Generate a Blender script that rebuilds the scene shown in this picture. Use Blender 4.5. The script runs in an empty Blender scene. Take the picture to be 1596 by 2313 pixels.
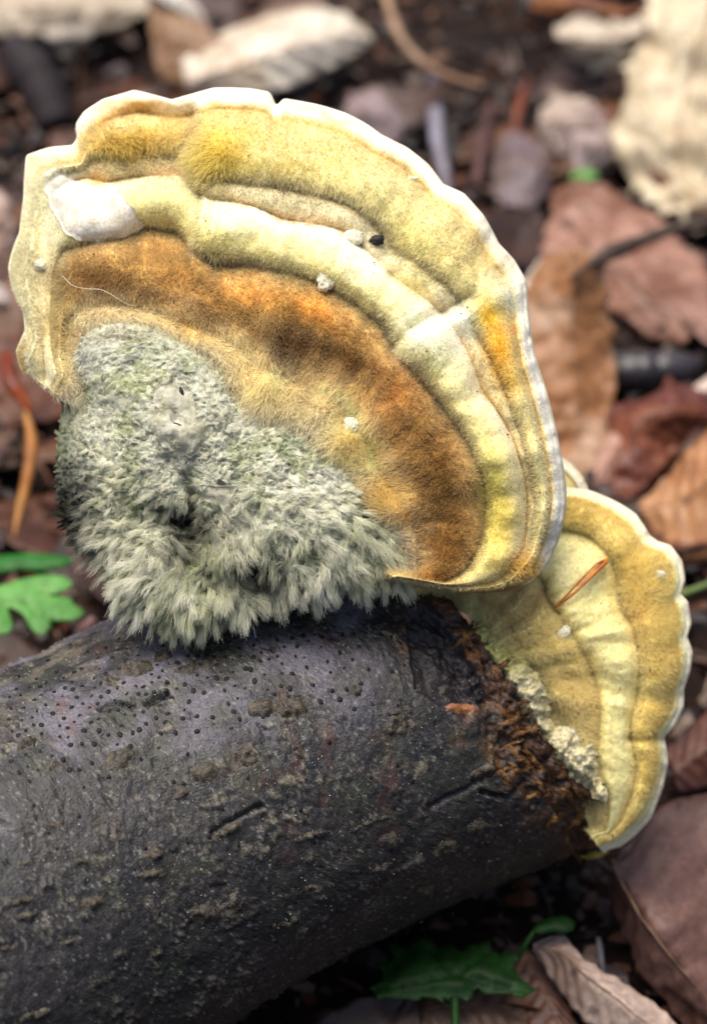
import bpy, math, random
import numpy as np
from mathutils import Vector, Matrix
from mathutils.geometry import delaunay_2d_cdt
random.seed(7); rng = np.random.default_rng(7)
sc = bpy.context.scene
C = bpy.data.collections.new('place'); sc.collection.children.link(C)

# ---------------------------------------------------------------- camera, sky, sun, exposure
# local frame: x right, y up, z towards the camera, metres; it is turned 45 degrees into the world (world z = up)
S, D, CX, CY = 1e-4, 0.5, 798.0, 1156.5
A45 = math.radians(45)
ROT = np.array([[1, 0, 0], [0, math.cos(A45), -math.sin(A45)], [0, math.sin(A45), math.cos(A45)]])
HG = 0.135                                    # height of the frame's origin above the ground
def W(p):                                     # local -> world
    p = np.asarray(p, float); q = p @ ROT.T; q[..., 2] += HG; return q
def LP(px, py, z=0.0):
    f = (D - z) / D
    return np.stack([(np.asarray(px) - CX) * S * f, (CY - np.asarray(py)) * S * f, np.broadcast_to(z, np.shape(f * np.asarray(px)))], -1)
def proj(p):
    f = D / (D - p[..., 2]); return CX + p[..., 0] / S * f, CY - p[..., 1] / S * f
def GP(px, py, h=0.0):                        # point at height h (m) above the ground seen in that direction
    px = np.asarray(px, float); py = np.asarray(py, float); h = np.asarray(h, float)
    dx = (px - CX) * S / D; dy = (CY - py) * S / D
    c = math.cos(A45)
    t = (HG - h + c * D) / (c - c * dy)       # ray (0,0,D)+t(dx,dy,-1), up=(0,c,c)
    p = np.stack([t * dx, t * dy, D - t], -1)
    return p
cam = bpy.data.cameras.new('camera'); cam_o = bpy.data.objects.new('camera', cam); C.objects.link(cam_o)
cam_o.location = W([0, 0, D]); cam_o.rotation_euler = (A45, 0, 0)
cam.sensor_fit = 'VERTICAL'; cam.sensor_height = 36; cam.sensor_width = 36
cam.lens = 36 * D / (2313 * S)
cam.clip_start = 0.01; cam.clip_end = 60
cam.dof.use_dof = True; cam.dof.focus_distance = D - 0.006; cam.dof.aperture_fstop = 8.8
sc.camera = cam_o
world = bpy.data.worlds.new('World'); sc.world = world; world.use_nodes = True
wn = world.node_tree.nodes; wl = world.node_tree.links; wn.clear()
sky = wn.new('ShaderNodeTexSky'); sky.sky_type = 'NISHITA'; sky.sun_disc = False
SUN_EL, SUN_AZ = math.radians(76), math.radians(-50)      # azimuth from +y towards +x
sky.sun_elevation = SUN_EL; sky.sun_rotation = SUN_AZ; sky.air_density = 1.0; sky.dust_density = 5; sky.ozone_density = 0.6
bg = wn.new('ShaderNodeBackground'); bg.inputs[1].default_value = 0.05
out = wn.new('ShaderNodeOutputWorld'); wl.new(sky.outputs[0], bg.inputs[0]); wl.new(bg.outputs[0], out.inputs[0])
sun = bpy.data.lights.new('sun', 'SUN'); sun.energy = 1.6; sun.angle = math.radians(45); sun.color = (1, 0.94, 0.84)
sun_o = bpy.data.objects.new('sun', sun); C.objects.link(sun_o)
sdir = Vector((math.sin(SUN_AZ) * math.cos(SUN_EL), math.cos(SUN_AZ) * math.cos(SUN_EL), math.sin(SUN_EL)))
sun_o.rotation_euler = (-sdir).to_track_quat('-Z', 'Y').to_euler(); sun_o.location = (0, 0, 2)
vs = sc.view_settings; vs.view_transform = 'Standard'; vs.look = 'None'; vs.gamma = 1; vs.exposure = 1.5
vs.use_curve_mapping = False

# ---------------------------------------------------------------- helpers
def lin(c):
    c = np.asarray(c, float) / 255.0
    return np.where(c <= 0.04045, c / 12.92, ((c + 0.055) / 1.055) ** 2.4)
def _hash(i, j, k, seed):
    h = (i * 374761393 + j * 668265263 + k * 2147483647 + seed * 1274126177) & 0xFFFFFFFF
    h = ((h ^ (h >> 13)) * 1274126177) & 0xFFFFFFFF
    h = ((h ^ (h >> 16)) * 2246822519) & 0xFFFFFFFF
    return ((h ^ (h >> 15)) & 0xFFFFFF) / float(0xFFFFFF)
def noise(p, seed=0):                          # p (...,3) value noise in -1..1
    p = np.asarray(p, float); f = np.floor(p); t = p - f; t = t * t * (3 - 2 * t); f = f.astype(np.int64)
    i, j, k = f[..., 0], f[..., 1], f[..., 2]; r = 0
    for a in (0, 1):
        for b in (0, 1):
            for c in (0, 1):
                w = (t[..., 0] if a else 1 - t[..., 0]) * (t[..., 1] if b else 1 - t[..., 1]) * (t[..., 2] if c else 1 - t[..., 2])
                r = r + w * _hash(i + a, j + b, k + c, seed)
    return r * 2 - 1
def fbm(p, octv=4, seed=0, gain=0.5):
    r = 0; a = 1; n = 0; p = np.asarray(p, float)
    for o in range(octv):
        r = r + a * noise(p * (2.03 ** o) + 17.3 * o, seed + o); n += a; a *= gain
    return r / n
def n2(px, py, scale, octv=3, seed=0):
    px = np.asarray(px, float); py = np.asarray(py, float)
    return fbm(np.stack([px / scale, py / scale, np.zeros_like(px) + 0.37], -1), octv, seed)
def sstep(a, b, x):
    t = np.clip((x - a) / (b - a), 0, 1); return t * t * (3 - 2 * t)
def inpoly(px, py, poly):
    px = np.asarray(px, float); py = np.asarray(py, float); r = np.zeros(px.shape, bool); n = len(poly)
    for i in range(n):
        x1, y1 = poly[i]; x2, y2 = poly[(i + 1) % n]
        if y1 == y2: continue
        c = ((y1 > py) != (y2 > py)) & (px < (x2 - x1) * (py - y1) / (y2 - y1) + x1)
        r ^= c
    return r
def distpoly(px, py, pl, closed=False):
    px = np.asarray(px, float); py = np.asarray(py, float); d = np.full(px.shape, 1e9)
    m = len(pl) if closed else len(pl) - 1
    for i in range(m):
        x1, y1 = pl[i]; x2, y2 = pl[(i + 1) % len(pl)]
        vx, vy = x2 - x1, y2 - y1; t = np.clip(((px - x1) * vx + (py - y1) * vy) / (vx * vx + vy * vy + 1e-9), 0, 1)
        d = np.minimum(d, np.hypot(px - x1 - t * vx, py - y1 - t * vy))
    return d
def catmull(pts, n):
    P = np.asarray(pts, float); m = len(P)
    if m == 2: return P[0] + (P[1] - P[0]) * np.linspace(0, 1, n)[:, None]
    seg = np.r_[0, np.cumsum(np.linalg.norm(np.diff(P, axis=0), axis=1) + 1e-12)]; seg /= seg[-1]
    u = np.linspace(0, 1, n); i = np.clip(np.searchsorted(seg, u, side='right') - 1, 0, m - 2)
    t = ((u - seg[i]) / (seg[i + 1] - seg[i]))[:, None]
    p1, p2 = P[i], P[i + 1]; p0 = P[np.maximum(i - 1, 0)]; p3 = P[np.minimum(i + 2, m - 1)]
    return 0.5 * (2 * p1 + (p2 - p0) * t + (2 * p0 - 5 * p1 + 4 * p2 - p3) * t ** 2 + (3 * p1 - p0 - 3 * p2 + p3) * t ** 3)
def setp(o, label=None, cat=None, group=None, kind=None):
    if label: o['label'] = label
    if cat: o['category'] = cat
    if group: o['group'] = group
    if kind: o['kind'] = kind
    return o
def mesh(name, V, F, mat, parent=None, col=None, smooth=True, local=True, origin=None):
    V = np.asarray(V, float).reshape(-1, 3)
    if local: V = W(V)
    if parent is not None: o0 = np.array(parent.matrix_world.translation) if origin is None else origin
    elif origin is not None: o0 = np.asarray(origin)
    else: o0 = np.array([V[:, 0].mean(), V[:, 1].mean(), V[:, 2].min()])
    me = bpy.data.meshes.new(name); V = V - o0
    if isinstance(F, np.ndarray):
        n, k = F.shape
        me.vertices.add(len(V)); me.vertices.foreach_set('co', V.ravel().astype(np.float32))
        me.loops.add(n * k); me.loops.foreach_set('vertex_index', F.ravel().astype(np.int32))
        me.polygons.add(n); me.polygons.foreach_set('loop_start', np.arange(0, n * k, k, dtype=np.int32))
        me.polygons.foreach_set('loop_total', np.full(n, k, np.int32)); me.update(calc_edges=True)
    else:
        me.from_pydata(V.tolist(), [], F); me.update()
    me.polygons.foreach_set('use_smooth', np.full(len(me.polygons), smooth))
    if col is not None:
        a = me.color_attributes.new('Col', 'FLOAT_COLOR', 'POINT'); c = np.ones((len(V), 4), np.float32); c[:, :3] = np.asarray(col).reshape(-1, 3)
        a.data.foreach_set('color', c.ravel())
    me.materials.append(mat)
    o = bpy.data.objects.new(name, me); C.objects.link(o)
    if parent is not None: o.parent = parent
    else: o.location = o0
    return o
def empty(name, loc):
    o = bpy.data.objects.new(name, None); C.objects.link(o); o.empty_display_size = 0.01
    o.location = loc; o.matrix_world = Matrix.Translation(loc); return o
def gridF(nu, nv, wrap=False):
    i = np.arange(nu - 1)[:, None]; j = np.arange(nv if wrap else nv - 1)[None, :]; j2 = (j + 1) % nv
    return np.stack([i * nv + j, (i + 1) * nv + j, (i + 1) * nv + j2, i * nv + j2], -1).reshape(-1, 4)
def tube(path, rad, n=8, closed=True):
    P = np.asarray(path, float); m = len(P); R = np.broadcast_to(np.asarray(rad, float), (m,)); V = []
    T = np.gradient(P, axis=0); T /= np.linalg.norm(T, axis=1)[:, None] + 1e-12
    up = np.array([0.13, 0.2, 0.97])
    for i in range(m):
        a = np.cross(T[i], up); a /= np.linalg.norm(a) + 1e-9; b = np.cross(T[i], a)
        for k in range(n):
            th = 2 * math.pi * k / n; V.append(P[i] + R[i] * (a * math.cos(th) + b * math.sin(th)))
    F = [(i * n + k, i * n + (k + 1) % n, (i + 1) * n + (k + 1) % n, (i + 1) * n + k) for i in range(m - 1) for k in range(n)]
    if closed: F += [tuple(range(n))[::-1], tuple((m - 1) * n + k for k in range(n))]
    return np.array(V), F
class ZMap:                                   # front surface of a mesh as a depth map over the plane
    def __init__(s, V, st=4.0):
        s.st = st; px, py = proj(V); s.x0 = px.min() - 20; s.y0 = py.min() - 20
        nx = int((px.max() - s.x0 + 20) / st) + 2; ny = int((py.max() - s.y0 + 20) / st) + 2
        z = np.full((ny, nx), -9.0); np.maximum.at(z, (((py - s.y0) / st).round().astype(int), ((px - s.x0) / st).round().astype(int)), V[:, 2])
        for _ in range(8):
            m = z < -5
            if not m.any(): break
            zp = np.pad(z, 1, constant_values=-9.0)
            st_ = np.stack([zp[1 + a:1 + a + ny, 1 + b:1 + b + nx] for a in (-1, 0, 1) for b in (-1, 0, 1)])
            ok = st_ > -5; av = np.where(ok, st_, 0).sum(0) / np.maximum(ok.sum(0), 1)
            z = np.where(m & (ok.sum(0) > 0), av, z)
        zp = np.pad(z, 1, mode='edge')
        s.z = (np.stack([zp[1 + a:1 + a + ny, 1 + b:1 + b + nx] for a in (-1, 0, 1) for b in (-1, 0, 1)]).mean(0) + z) / 2
    def __call__(s, px, py):
        px = np.asarray(px, float); py = np.asarray(py, float)
        fx = np.clip((px - s.x0) / s.st, 0, s.z.shape[1] - 1.001); fy = np.clip((py - s.y0) / s.st, 0, s.z.shape[0] - 1.001)
        i = fx.astype(int); j = fy.astype(int); a = fx - i; b = fy - j
        return (s.z[j, i] * (1 - a) + s.z[j, i + 1] * a) * (1 - b) + (s.z[j + 1, i] * (1 - a) + s.z[j + 1, i + 1] * a) * b
    def normal(s, px, py, e=10):
        a = LP(px + e, py, s(px + e, py)) - LP(px - e, py, s(px - e, py)); b = LP(px, py - e, s(px, py - e)) - LP(px, py + e, s(px, py + e))
        n = np.cross(a, b); return n / (np.linalg.norm(n, axis=-1, keepdims=True) + 1e-12)
def polygon_patch(poly, step):                # triangulated polygon with inner points; returns pts (n,2), faces, distance to the outline
    poly = np.asarray(poly, float); pts = [Vector(p) for p in poly]; n = len(pts)
    xs = np.arange(poly[:, 0].min(), poly[:, 0].max(), step); ys = np.arange(poly[:, 1].min(), poly[:, 1].max(), step)
    X, Y = np.meshgrid(xs, ys); X = X + rng.uniform(-.25, .25, X.shape) * step; Y = Y + rng.uniform(-.25, .25, Y.shape) * step
    d = distpoly(X, Y, poly.tolist(), True); m = inpoly(X, Y, poly.tolist()) & (d > step * 0.45)
    pts += [Vector((x, y)) for x, y in zip(X[m], Y[m])]
    v, e, f, *_ = delaunay_2d_cdt(pts, [], [list(range(n))], 1, 1e-6)
    P = np.array([(q.x, q.y) for q in v]); F = [tuple(t) for t in f]
    return P, F, distpoly(P[:, 0], P[:, 1], poly.tolist(), True)
def densify(poly, step, jag=0, seed=0):
    P = np.asarray(poly + [poly[0]], float); out_ = []
    for a, b in zip(P[:-1], P[1:]):
        m = max(1, int(np.hypot(*(b - a)) / step)); out_ += [a + (b - a) * i / m for i in range(m)]
    out_ = np.array(out_)
    if jag:
        out_[:, 0] += jag * n2(out_[:, 0], out_[:, 1], 9, 2, seed); out_[:, 1] += jag * n2(out_[:, 0], out_[:, 1], 9, 2, seed + 5)
    return out_

# ---------------------------------------------------------------- materials
def mat(name, col=None, rough=0.8, attr=False, nscale=300, namp=0.3, bump=0.3, bscale=900, spec=0.3, sss=0, sheen=0, bdist=0.0004, trans=0, coat=0, var=None):
    m = bpy.data.materials.new(name); m.use_nodes = True; N = m.node_tree.nodes; L_ = m.node_tree.links; b = N['Principled BSDF']
    b.inputs['Roughness'].default_value = rough; b.inputs['Specular IOR Level'].default_value = spec
    if sss:
        b.inputs['Subsurface Weight'].default_value = sss; b.inputs['Subsurface Radius'].default_value = (1, 0.7, 0.3); b.inputs['Subsurface Scale'].default_value = 0.003
    if sheen: b.inputs['Sheen Weight'].default_value = sheen; b.inputs['Sheen Roughness'].default_value = 0.6
    if coat: b.inputs['Coat Weight'].default_value = coat; b.inputs['Coat Roughness'].default_value = 0.3
    tc = N.new('ShaderNodeTexCoord'); ns = N.new('ShaderNodeTexNoise'); ns.inputs['Scale'].default_value = nscale; ns.inputs['Detail'].default_value = 6
    L_.new(tc.outputs['Object'], ns.inputs['Vector'])
    mr = N.new('ShaderNodeMapRange'); mr.inputs[1].default_value = 0.3; mr.inputs[2].default_value = 0.7; mr.inputs[3].default_value = 1 - namp; mr.inputs[4].default_value = 1 + namp * 0.8
    L_.new(ns.outputs['Fac'], mr.inputs[0])
    mx = N.new('ShaderNodeMix'); mx.data_type = 'RGBA'; mx.blend_type = 'MULTIPLY'; mx.inputs[0].default_value = 1
    if attr:
        at = N.new('ShaderNodeAttribute'); at.attribute_name = 'Col'; src = at.outputs['Color']
    elif var is not None:
        n3 = N.new('ShaderNodeTexNoise'); n3.inputs['Scale'].default_value = nscale * 0.23; n3.inputs['Detail'].default_value = 5
        L_.new(tc.outputs['Object'], n3.inputs['Vector'])
        cr = N.new('ShaderNodeValToRGB'); cr.color_ramp.elements[0].color = (*lin(col), 1); cr.color_ramp.elements[1].color = (*lin(var), 1)
        cr.color_ramp.elements[0].position = 0.35; cr.color_ramp.elements[1].position = 0.65
        L_.new(n3.outputs['Fac'], cr.inputs[0]); src = cr.outputs[0]
    else:
        rgb = N.new('ShaderNodeRGB'); rgb.outputs[0].default_value = (*lin(col), 1); src = rgb.outputs[0]
    L_.new(src, mx.inputs[6]); L_.new(mr.outputs[0], mx.inputs[7]); L_.new(mx.outputs[2], b.inputs['Base Color'])
    if bump:
        nb = N.new('ShaderNodeTexNoise'); nb.inputs['Scale'].default_value = bscale; nb.inputs['Detail'].default_value = 5
        L_.new(tc.outputs['Object'], nb.inputs['Vector'])
        bp = N.new('ShaderNodeBump'); bp.inputs['Strength'].default_value = bump; bp.inputs['Distance'].default_value = bdist
        L_.new(nb.outputs['Fac'], bp.inputs['Height']); L_.new(bp.outputs[0], b.inputs['Normal'])
    if trans:
        tr = N.new('ShaderNodeBsdfTranslucent'); ms = N.new('ShaderNodeMixShader'); ms.inputs[0].default_value = trans
        L_.new(mx.outputs[2], tr.inputs['Color']); L_.new(b.outputs[0], ms.inputs[1]); L_.new(tr.outputs[0], ms.inputs[2])
        L_.new(ms.outputs[0], N['Material Output'].inputs['Surface'])
    return m
def hair_mat(name):
    m = bpy.data.materials.new(name); m.use_nodes = True; N = m.node_tree.nodes; L_ = m.node_tree.links; b = N['Principled BSDF']
    b.inputs['Roughness'].default_value = 0.7; b.inputs['Specular IOR Level'].default_value = 0.2
    at = N.new('ShaderNodeAttribute'); at.attribute_name = 'Col'
    tr = N.new('ShaderNodeBsdfTranslucent'); ms = N.new('ShaderNodeMixShader'); ms.inputs[0].default_value = 0.5
    L_.new(at.outputs['Color'], b.inputs['Base Color']); L_.new(at.outputs['Color'], tr.inputs['Color'])
    L_.new(b.outputs[0], ms.inputs[1]); L_.new(tr.outputs[0], ms.inputs[2]); L_.new(ms.outputs[0], N['Material Output'].inputs['Surface'])
    return m
M_cap = mat('cap_velvet', attr=True, rough=0.9, nscale=900, namp=0.12, bump=0.35, bscale=2200, spec=0.12, sss=0.4, sheen=0.1)
M_hump = mat('grey_felt', attr=True, rough=0.95, nscale=1200, namp=0.25, bump=0.6, bscale=1500, spec=0.1)
M_hair = hair_mat('hair')
M_bark = mat('bark_skin', attr=True, rough=0.52, nscale=1500, namp=0.35, bump=0.6, bscale=1900, spec=0.55, bdist=0.0005)
M_scab = mat('bark_scab', col=(84, 76, 62), var=(38, 34, 32), rough=0.5, nscale=3000, namp=0.7, bump=1.0, bscale=1800, spec=0.4)
M_dot = mat('black_fruiting', col=(11, 10, 13), rough=0.6, bump=0.2, spec=0.3)
M_pore = mat('pore_white', attr=True, rough=0.9, nscale=1500, namp=0.3, bump=0.8, bscale=1700, spec=0.1, sss=0.1)
M_crumb = mat('pale_crumb', col=(222, 216, 190), rough=0.85, nscale=3000, namp=0.25, bump=0.5, bscale=4000, spec=0.2)
M_black = mat('black_crumb', col=(22, 17, 20), rough=0.6, bump=0.5, spec=0.4)
M_leaf = mat('leaf_dry', attr=True, rough=0.5, nscale=500, namp=0.25, bump=0.4, bscale=900, spec=0.45, trans=0.12)
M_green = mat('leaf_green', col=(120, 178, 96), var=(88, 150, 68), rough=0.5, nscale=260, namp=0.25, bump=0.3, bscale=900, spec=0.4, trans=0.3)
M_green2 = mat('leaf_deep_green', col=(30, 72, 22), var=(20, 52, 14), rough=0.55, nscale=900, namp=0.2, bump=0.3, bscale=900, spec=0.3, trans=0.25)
M_soil = mat('soil', col=(24, 18, 16), var=(44, 28, 22), rough=0.9, nscale=260, namp=0.5, bump=1.0, bscale=400, spec=0.2, bdist=0.002)
M_wood = mat('rotten_wood', attr=True, rough=0.6, nscale=1500, namp=0.5, bump=0.9, bscale=1500, spec=0.4, bdist=0.0006)

# ================================================================ THE LOG
st_px = np.array([(-900, 2540, 525), (-420, 2280, 512), (-15, 2062, 494), (233, 1930, 469), (480, 1794, 458), (768, 1668, 440), (1130, 1550, 408), (1420, 1450, 385)], float)
st_z = -0.046 - 0.42 * (st_px[:, 0] - 770) * S
st_c = LP(st_px[:, 0], st_px[:, 1], st_z); st_r = st_px[:, 2] * S * (D - st_z) / D
NS, NP = 760, 520
tt = np.r_[np.linspace(0, 0.30, 90, endpoint=False), np.linspace(0.30, 1, NS - 90)]
cen = catmull(np.c_[st_c, st_r], 2000); cen = np.stack([np.interp(tt, np.linspace(0, 1, 2000), cen[:, k]) for k in range(4)], -1)
axis = (st_c[-1] - st_c[0]); axis /= np.linalg.norm(axis)
e1 = np.cross(axis, [0, 0, 1]); e1 /= np.linalg.norm(e1); e1 = -e1 if e1[1] < 0 else e1; e2 = np.cross(axis, e1); e2 = -e2 if e2[2] < 0 else e2
END = [(880, 1120), (940, 1250), (989, 1330), (1071, 1430), (1124, 1508), (1185, 1615), (1249, 1718), (1340, 1775), (1378, 1829), (1380, 1910), (1400, 2000), (1430, 2100)]
phi = np.pi * 2 * (np.arange(NP) / NP); phi = phi + 0.55 * np.sin(phi - np.pi) * 0  # even
phi = phi - 0.45 * np.sin(2 * (phi - 0)) * 0
dirs = np.cos(phi)[:, None] * e1 + np.sin(phi)[:, None] * e2          # phi=90deg faces the camera
P0 = cen[:, None, :3] + dirs[None] * cen[:, None, 3:4]
px, py = proj(P0)
ex = np.array(END, float)
xe = np.interp(py, ex[:, 1], ex[:, 0])
jag = 9 * n2(px * 0 + phi[None] * 400, px * 0, 14, 3, 3)
past = px > xe + jag
first = np.where(past.any(0), past.argmax(0), NS - 1)
# remap each column so that its rows run up to the cut
rows = np.linspace(0, 1, NS)
tg = np.interp(rows, np.linspace(0, 1, NS), tt)
Pn = np.empty_like(P0)
for j in range(NP):
    te = tt[first[j]]; t2 = tg / tg[-1] * te
    c4 = np.stack([np.interp(t2, tt, cen[:, k]) for k in range(4)], -1)
    Pn[:, j] = c4[:, :3] + dirs[j] * c4[:, 3:4]
px, py = proj(Pn); nrm = np.broadcast_to(dirs[None], Pn.shape)
q = Pn * 100
s_al = (Pn @ axis) * 100
h = 0.0011 * fbm(q * 0.5, 3, 11) + 0.0005 * fbm(q * 2.6, 5, 12)
# rows of small scabby lenticels, ragged, longer across the log
rid = np.stack([s_al * 2.2, phi[None] * 9 + 0 * s_al, 0 * s_al], -1)
sc1 = fbm(rid * 1.2 + 0.6 * fbm(q * 3, 3, 5)[..., None], 3, 21); scab = sstep(0.27, 0.42, sc1) * sstep(-0.35, 0.2, fbm(q * 0.7, 2, 31) + 0.25 * sstep(1700, 2300, py) - 0.1)
h += scab * (0.00030 + 0.0011 * fbm(q * 9, 3, 41))
h += 0.0003 * fbm(q * 11, 4, 52) + 0.00010 * np.abs(fbm(q * 6, 3, 53)) + 0.0004 * sstep(.3, .5, fbm(q * 7 + 3, 3, 54)) * fbm(q * 22, 2, 55) ; pit = sstep(0.45, 0.6, fbm(q * 5.5, 2, 51)); h -= 0.0004 * pit
BARE = [(915, 1390), (922, 1480), (935, 1562), (990, 1590), (1062, 1600), (1105, 1590), (1098, 1540), (1060, 1490), (1030, 1440), (985, 1392), (950, 1370)]
jx = px + 7 * n2(px, py, 22, 3, 61); jy = py + 7 * n2(px, py, 22, 3, 62)
front = np.sin(phi)[None] > -0.1
bare = inpoly(jx, jy, BARE) & front; bd = distpoly(jx, jy, BARE, True)
h -= np.where(bare, 0.0016 * sstep(0, 7, bd), 0)
edge = distpoly(px, py, END); rot = sstep(170, 40, edge + 45 * n2(px, py, 60, 3, 71)) * front * sstep(1330, 1480, py)
h += rot * (0.0036 * fbm(q * 3.2, 4, 81) - 0.0012 + 0.0012 * fbm(q * 12, 3, 82))
CR = [[(970, 1822), (1010, 1800), (1055, 1785)], [(1060, 1780), (1110, 1745), (1120, 1738)], [(480, 1880), (530, 1850), (575, 1825), (590, 1822)], [(1090, 1790), (1150, 1800), (1190, 1770)],
      [(225, 1600), (265, 1585), (300, 1590)], [(330, 1590), (380, 1565)]]
crack = np.zeros(px.shape)
for c_ in CR: crack = np.maximum(crack, sstep(8, 2, distpoly(jx * .5 + px * .5, jy * .5 + py * .5, c_) + 3 * n2(px, py, 12, 2, 9)))
crack = crack * front; h -= 0.0014 * crack
Pn = Pn + nrm * h[..., None]
# bark colours
base = lin((40, 37, 37)); c = np.broadcast_to(base, Pn.shape).copy()
def mixc(c, col, w): return c + (lin(col) - c) * np.clip(w, 0, 1)[..., None]
c = mixc(c, (25, 25, 28), sstep(-0.1, 0.4, fbm(q * 1.1, 3, 101)))
c = mixc(c, (99, 95, 109), 0.85 * sstep(-0.15, 0.4, fbm(q * 0.9 + 5, 3, 102)) * sstep(1900, 1500, py + 0.35 * (px - 400)))  # lilac on the upper side: the sky sheen painted into the bark
c = mixc(c, (84, 52, 40), 0.5 * sstep(0.2, 0.55, fbm(q * 1.4 + 9, 4, 103)) * sstep(2150, 1800, py + 0.1 * px))
c = mixc(c, (42, 46, 34), 0.6 * sstep(0.05, 0.4, fbm(q * 1.3 + 3, 4, 104)))
c = mixc(c, (112, 106, 88), (0.35 + 0.45 * sstep(2100, 1700, py)) * scab * sstep(-.5, .3, fbm(q * 8, 2, 105)))
c = mixc(c, (104, 96, 84), .7 * sstep(.0, .35, fbm(q * 2.2, 4, 114)) * sstep(1750, 1500, py + .5 * px)); fl = sstep(.2, .45, fbm(q * 15, 3, 110)) * sstep(-.3, .3, fbm(q * 1.5, 3, 111)); c = mixc(c, (132, 124, 106), .6 * fl * sstep(-.4, .3, n2(px, py, 120, 3, 116))); h2_ = fbm(q * 20, 3, 112); c = c * (1 + .5 * h2_[..., None]); c = mixc(c, (20, 17, 18), pit * 0.7)
c = mixc(c, (150, 148, 140), 0.4 * sstep(0.42, 0.6, fbm(q * 14, 2, 106)))
c = mixc(c, (30, 23, 25), bare * 0.9)
rc = mixc(mixc(np.broadcast_to(lin((74, 46, 24)), Pn.shape), (140, 92, 40), sstep(-.1, .4, fbm(q * 3, 4, 107))), (30, 20, 20), sstep(0, .35, fbm(q * 4.5 + 7, 3, 108)))
c = c + (rc - c) * (rot * (1 - bare))[..., None]
c = mixc(c, (12, 10, 11), crack)
log_o = empty('fallen_log', W(st_c[4] - np.array([0, 0.7, 0.7]) * 0.05))
setp(log_o, 'fallen dark grey log with black pimpled bark, lying diagonally across the lower picture', 'log')
LOGV = Pn.reshape(-1, 3)
bark = mesh('bark', LOGV, gridF(NS, NP, True), M_bark, log_o, c)
zlog = ZMap(LOGV[(np.broadcast_to(np.sin(phi)[None] > -0.05, px.shape)).ravel()])
# end grain: shrinking rings from the ragged end
ring = Pn[-1]; cc = ring.mean(0); V = []; cols = []
for k, f in enumerate(np.linspace(1, 0.02, 26)):
    r_ = cc + (ring - cc) * f; r_ = r_ - axis * (0.0015 * (1 - f) + 0.0012 * fbm(r_ * 500, 3, 5)[:, None] * (k > 0)); V.append(r_)
    cols.append(mixc(np.broadcast_to(lin((120, 92, 60)), r_.shape), (50, 36, 28), sstep(-.2, .4, fbm(r_ * 400, 3, 8))))
mesh('end_grain', np.array(V), gridF(26, NP, True), M_wood, log_o, np.array(cols))

def blob_patch(name, sm, cx, cy, w, hgt, ang, thick, m, parent, seed, step=6, rough=1.0, col=None, jag=5, lift=0.0):
    n = 26; a = np.linspace(0, 2 * np.pi, n, endpoint=False)
    rr = 1 + 0.28 * noise(np.stack([np.cos(a) * 1.6, np.sin(a) * 1.6, a * 0 + seed], -1), 3) + 0.12 * noise(np.stack([np.cos(a) * 5, np.sin(a) * 5, a * 0 + seed], -1), 4)
    X = np.cos(a) * w / 2 * rr; Y = np.sin(a) * hgt / 2 * rr; ca, sa = math.cos(ang), math.sin(ang)
    poly = np.c_[cx + X * ca - Y * sa, cy + X * sa + Y * ca]
    P, F, d = polygon_patch(densify(poly.tolist(), step * 1.2, 1.2, seed), step)
    t = thick * (sstep(0, min(w, hgt) * 0.28, d)) * (1 + rough * 0.9 * n2(P[:, 0], P[:, 1], 14, 3, seed)) + lift
    base_ = LP(P[:, 0], P[:, 1], sm(P[:, 0], P[:, 1])); nn = sm.normal(P[:, 0], P[:, 1])
    V = base_ + nn * (t - 0.0002)[:, None]
    nv = len(V); V = np.r_[V, base_ - nn * 0.0006]; bd_ = {}
    for f in F:
        for i in range(3):
            e = (f[i], f[(i + 1) % 3]); bd_[e] = 1
    side = [(a_, b_, b_ + nv, a_ + nv) for (a_, b_) in bd_ if (b_, a_) not in bd_]
    F2 = F + side + [tuple(i + nv for i in f)[::-1] for f in F]
    nf = np.cross(V[F[0][1]] - V[F[0][0]], V[F[0][2]] - V[F[0][0]])
    if nf[2] < 0: F2 = [f[::-1] for f in F2]
    return mesh(name, V, F2, m, parent, col)
SC = [(628, 1598, 150, 52, -.1), (900, 1640, 95, 60, -.35), (445, 1506, 120, 40, -.25), (300, 1512, 100, 36, -.2), (365, 1480, 50, 30, -.5), (250, 1540, 60, 26, 0), (905, 1610, 60, 36, 0),
      (515, 1875, 70, 22, -.4), (700, 1888, 90, 18, -.3), (350, 1930, 60, 36, -.2), (345, 1975, 62, 26, 0), (210, 2040, 58, 34, -.2), (50, 2035, 70, 24, -.2), (60, 2070, 66, 20, -.1),
      (275, 1710, 110, 52, -.35), (460, 1745, 60, 60, .1), (410, 1790, 48, 40, -.2), (60, 1680, 60, 30, -.5), (120, 1730, 46, 24, -.3), (180, 1945, 50, 20, 0), (55, 1950, 52, 20, -.2),
      (455, 2065, 66, 62, .3), (530, 2040, 60, 50, -.2), (350, 2150, 44, 30, -.3), (85, 2290, 90, 24, -.3), (640, 2090, 60, 24, -.1), (1090, 1745, 76, 44, -.4), (830, 1860, 120, 14, -.35),
      (885, 1900, 60, 50, .2), (1000, 1920, 76, 40, -.2), (860, 1960, 70, 26, -.3), (1080, 1870, 60, 36, -.2), (700, 2010, 70, 30, -.3), (960, 2010, 50, 26, -.2), (220, 1860, 44, 20, -.1),
      (130, 1860, 50, 18, -.1), (560, 1710, 60, 44, -.3), (20, 2140, 50, 24, 0), (150, 2130, 46, 18, -.2), (800, 1560, 44, 34, 0), (1010, 1560, 50, 30, 0)]
for i, (x, y, w, h_, a) in enumerate(SC):
    blob_patch('bark_scab', zlog, x, y, w, h_, a, 0.0007, M_scab, log_o, 300 + i, step=5, rough=2.6)
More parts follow.
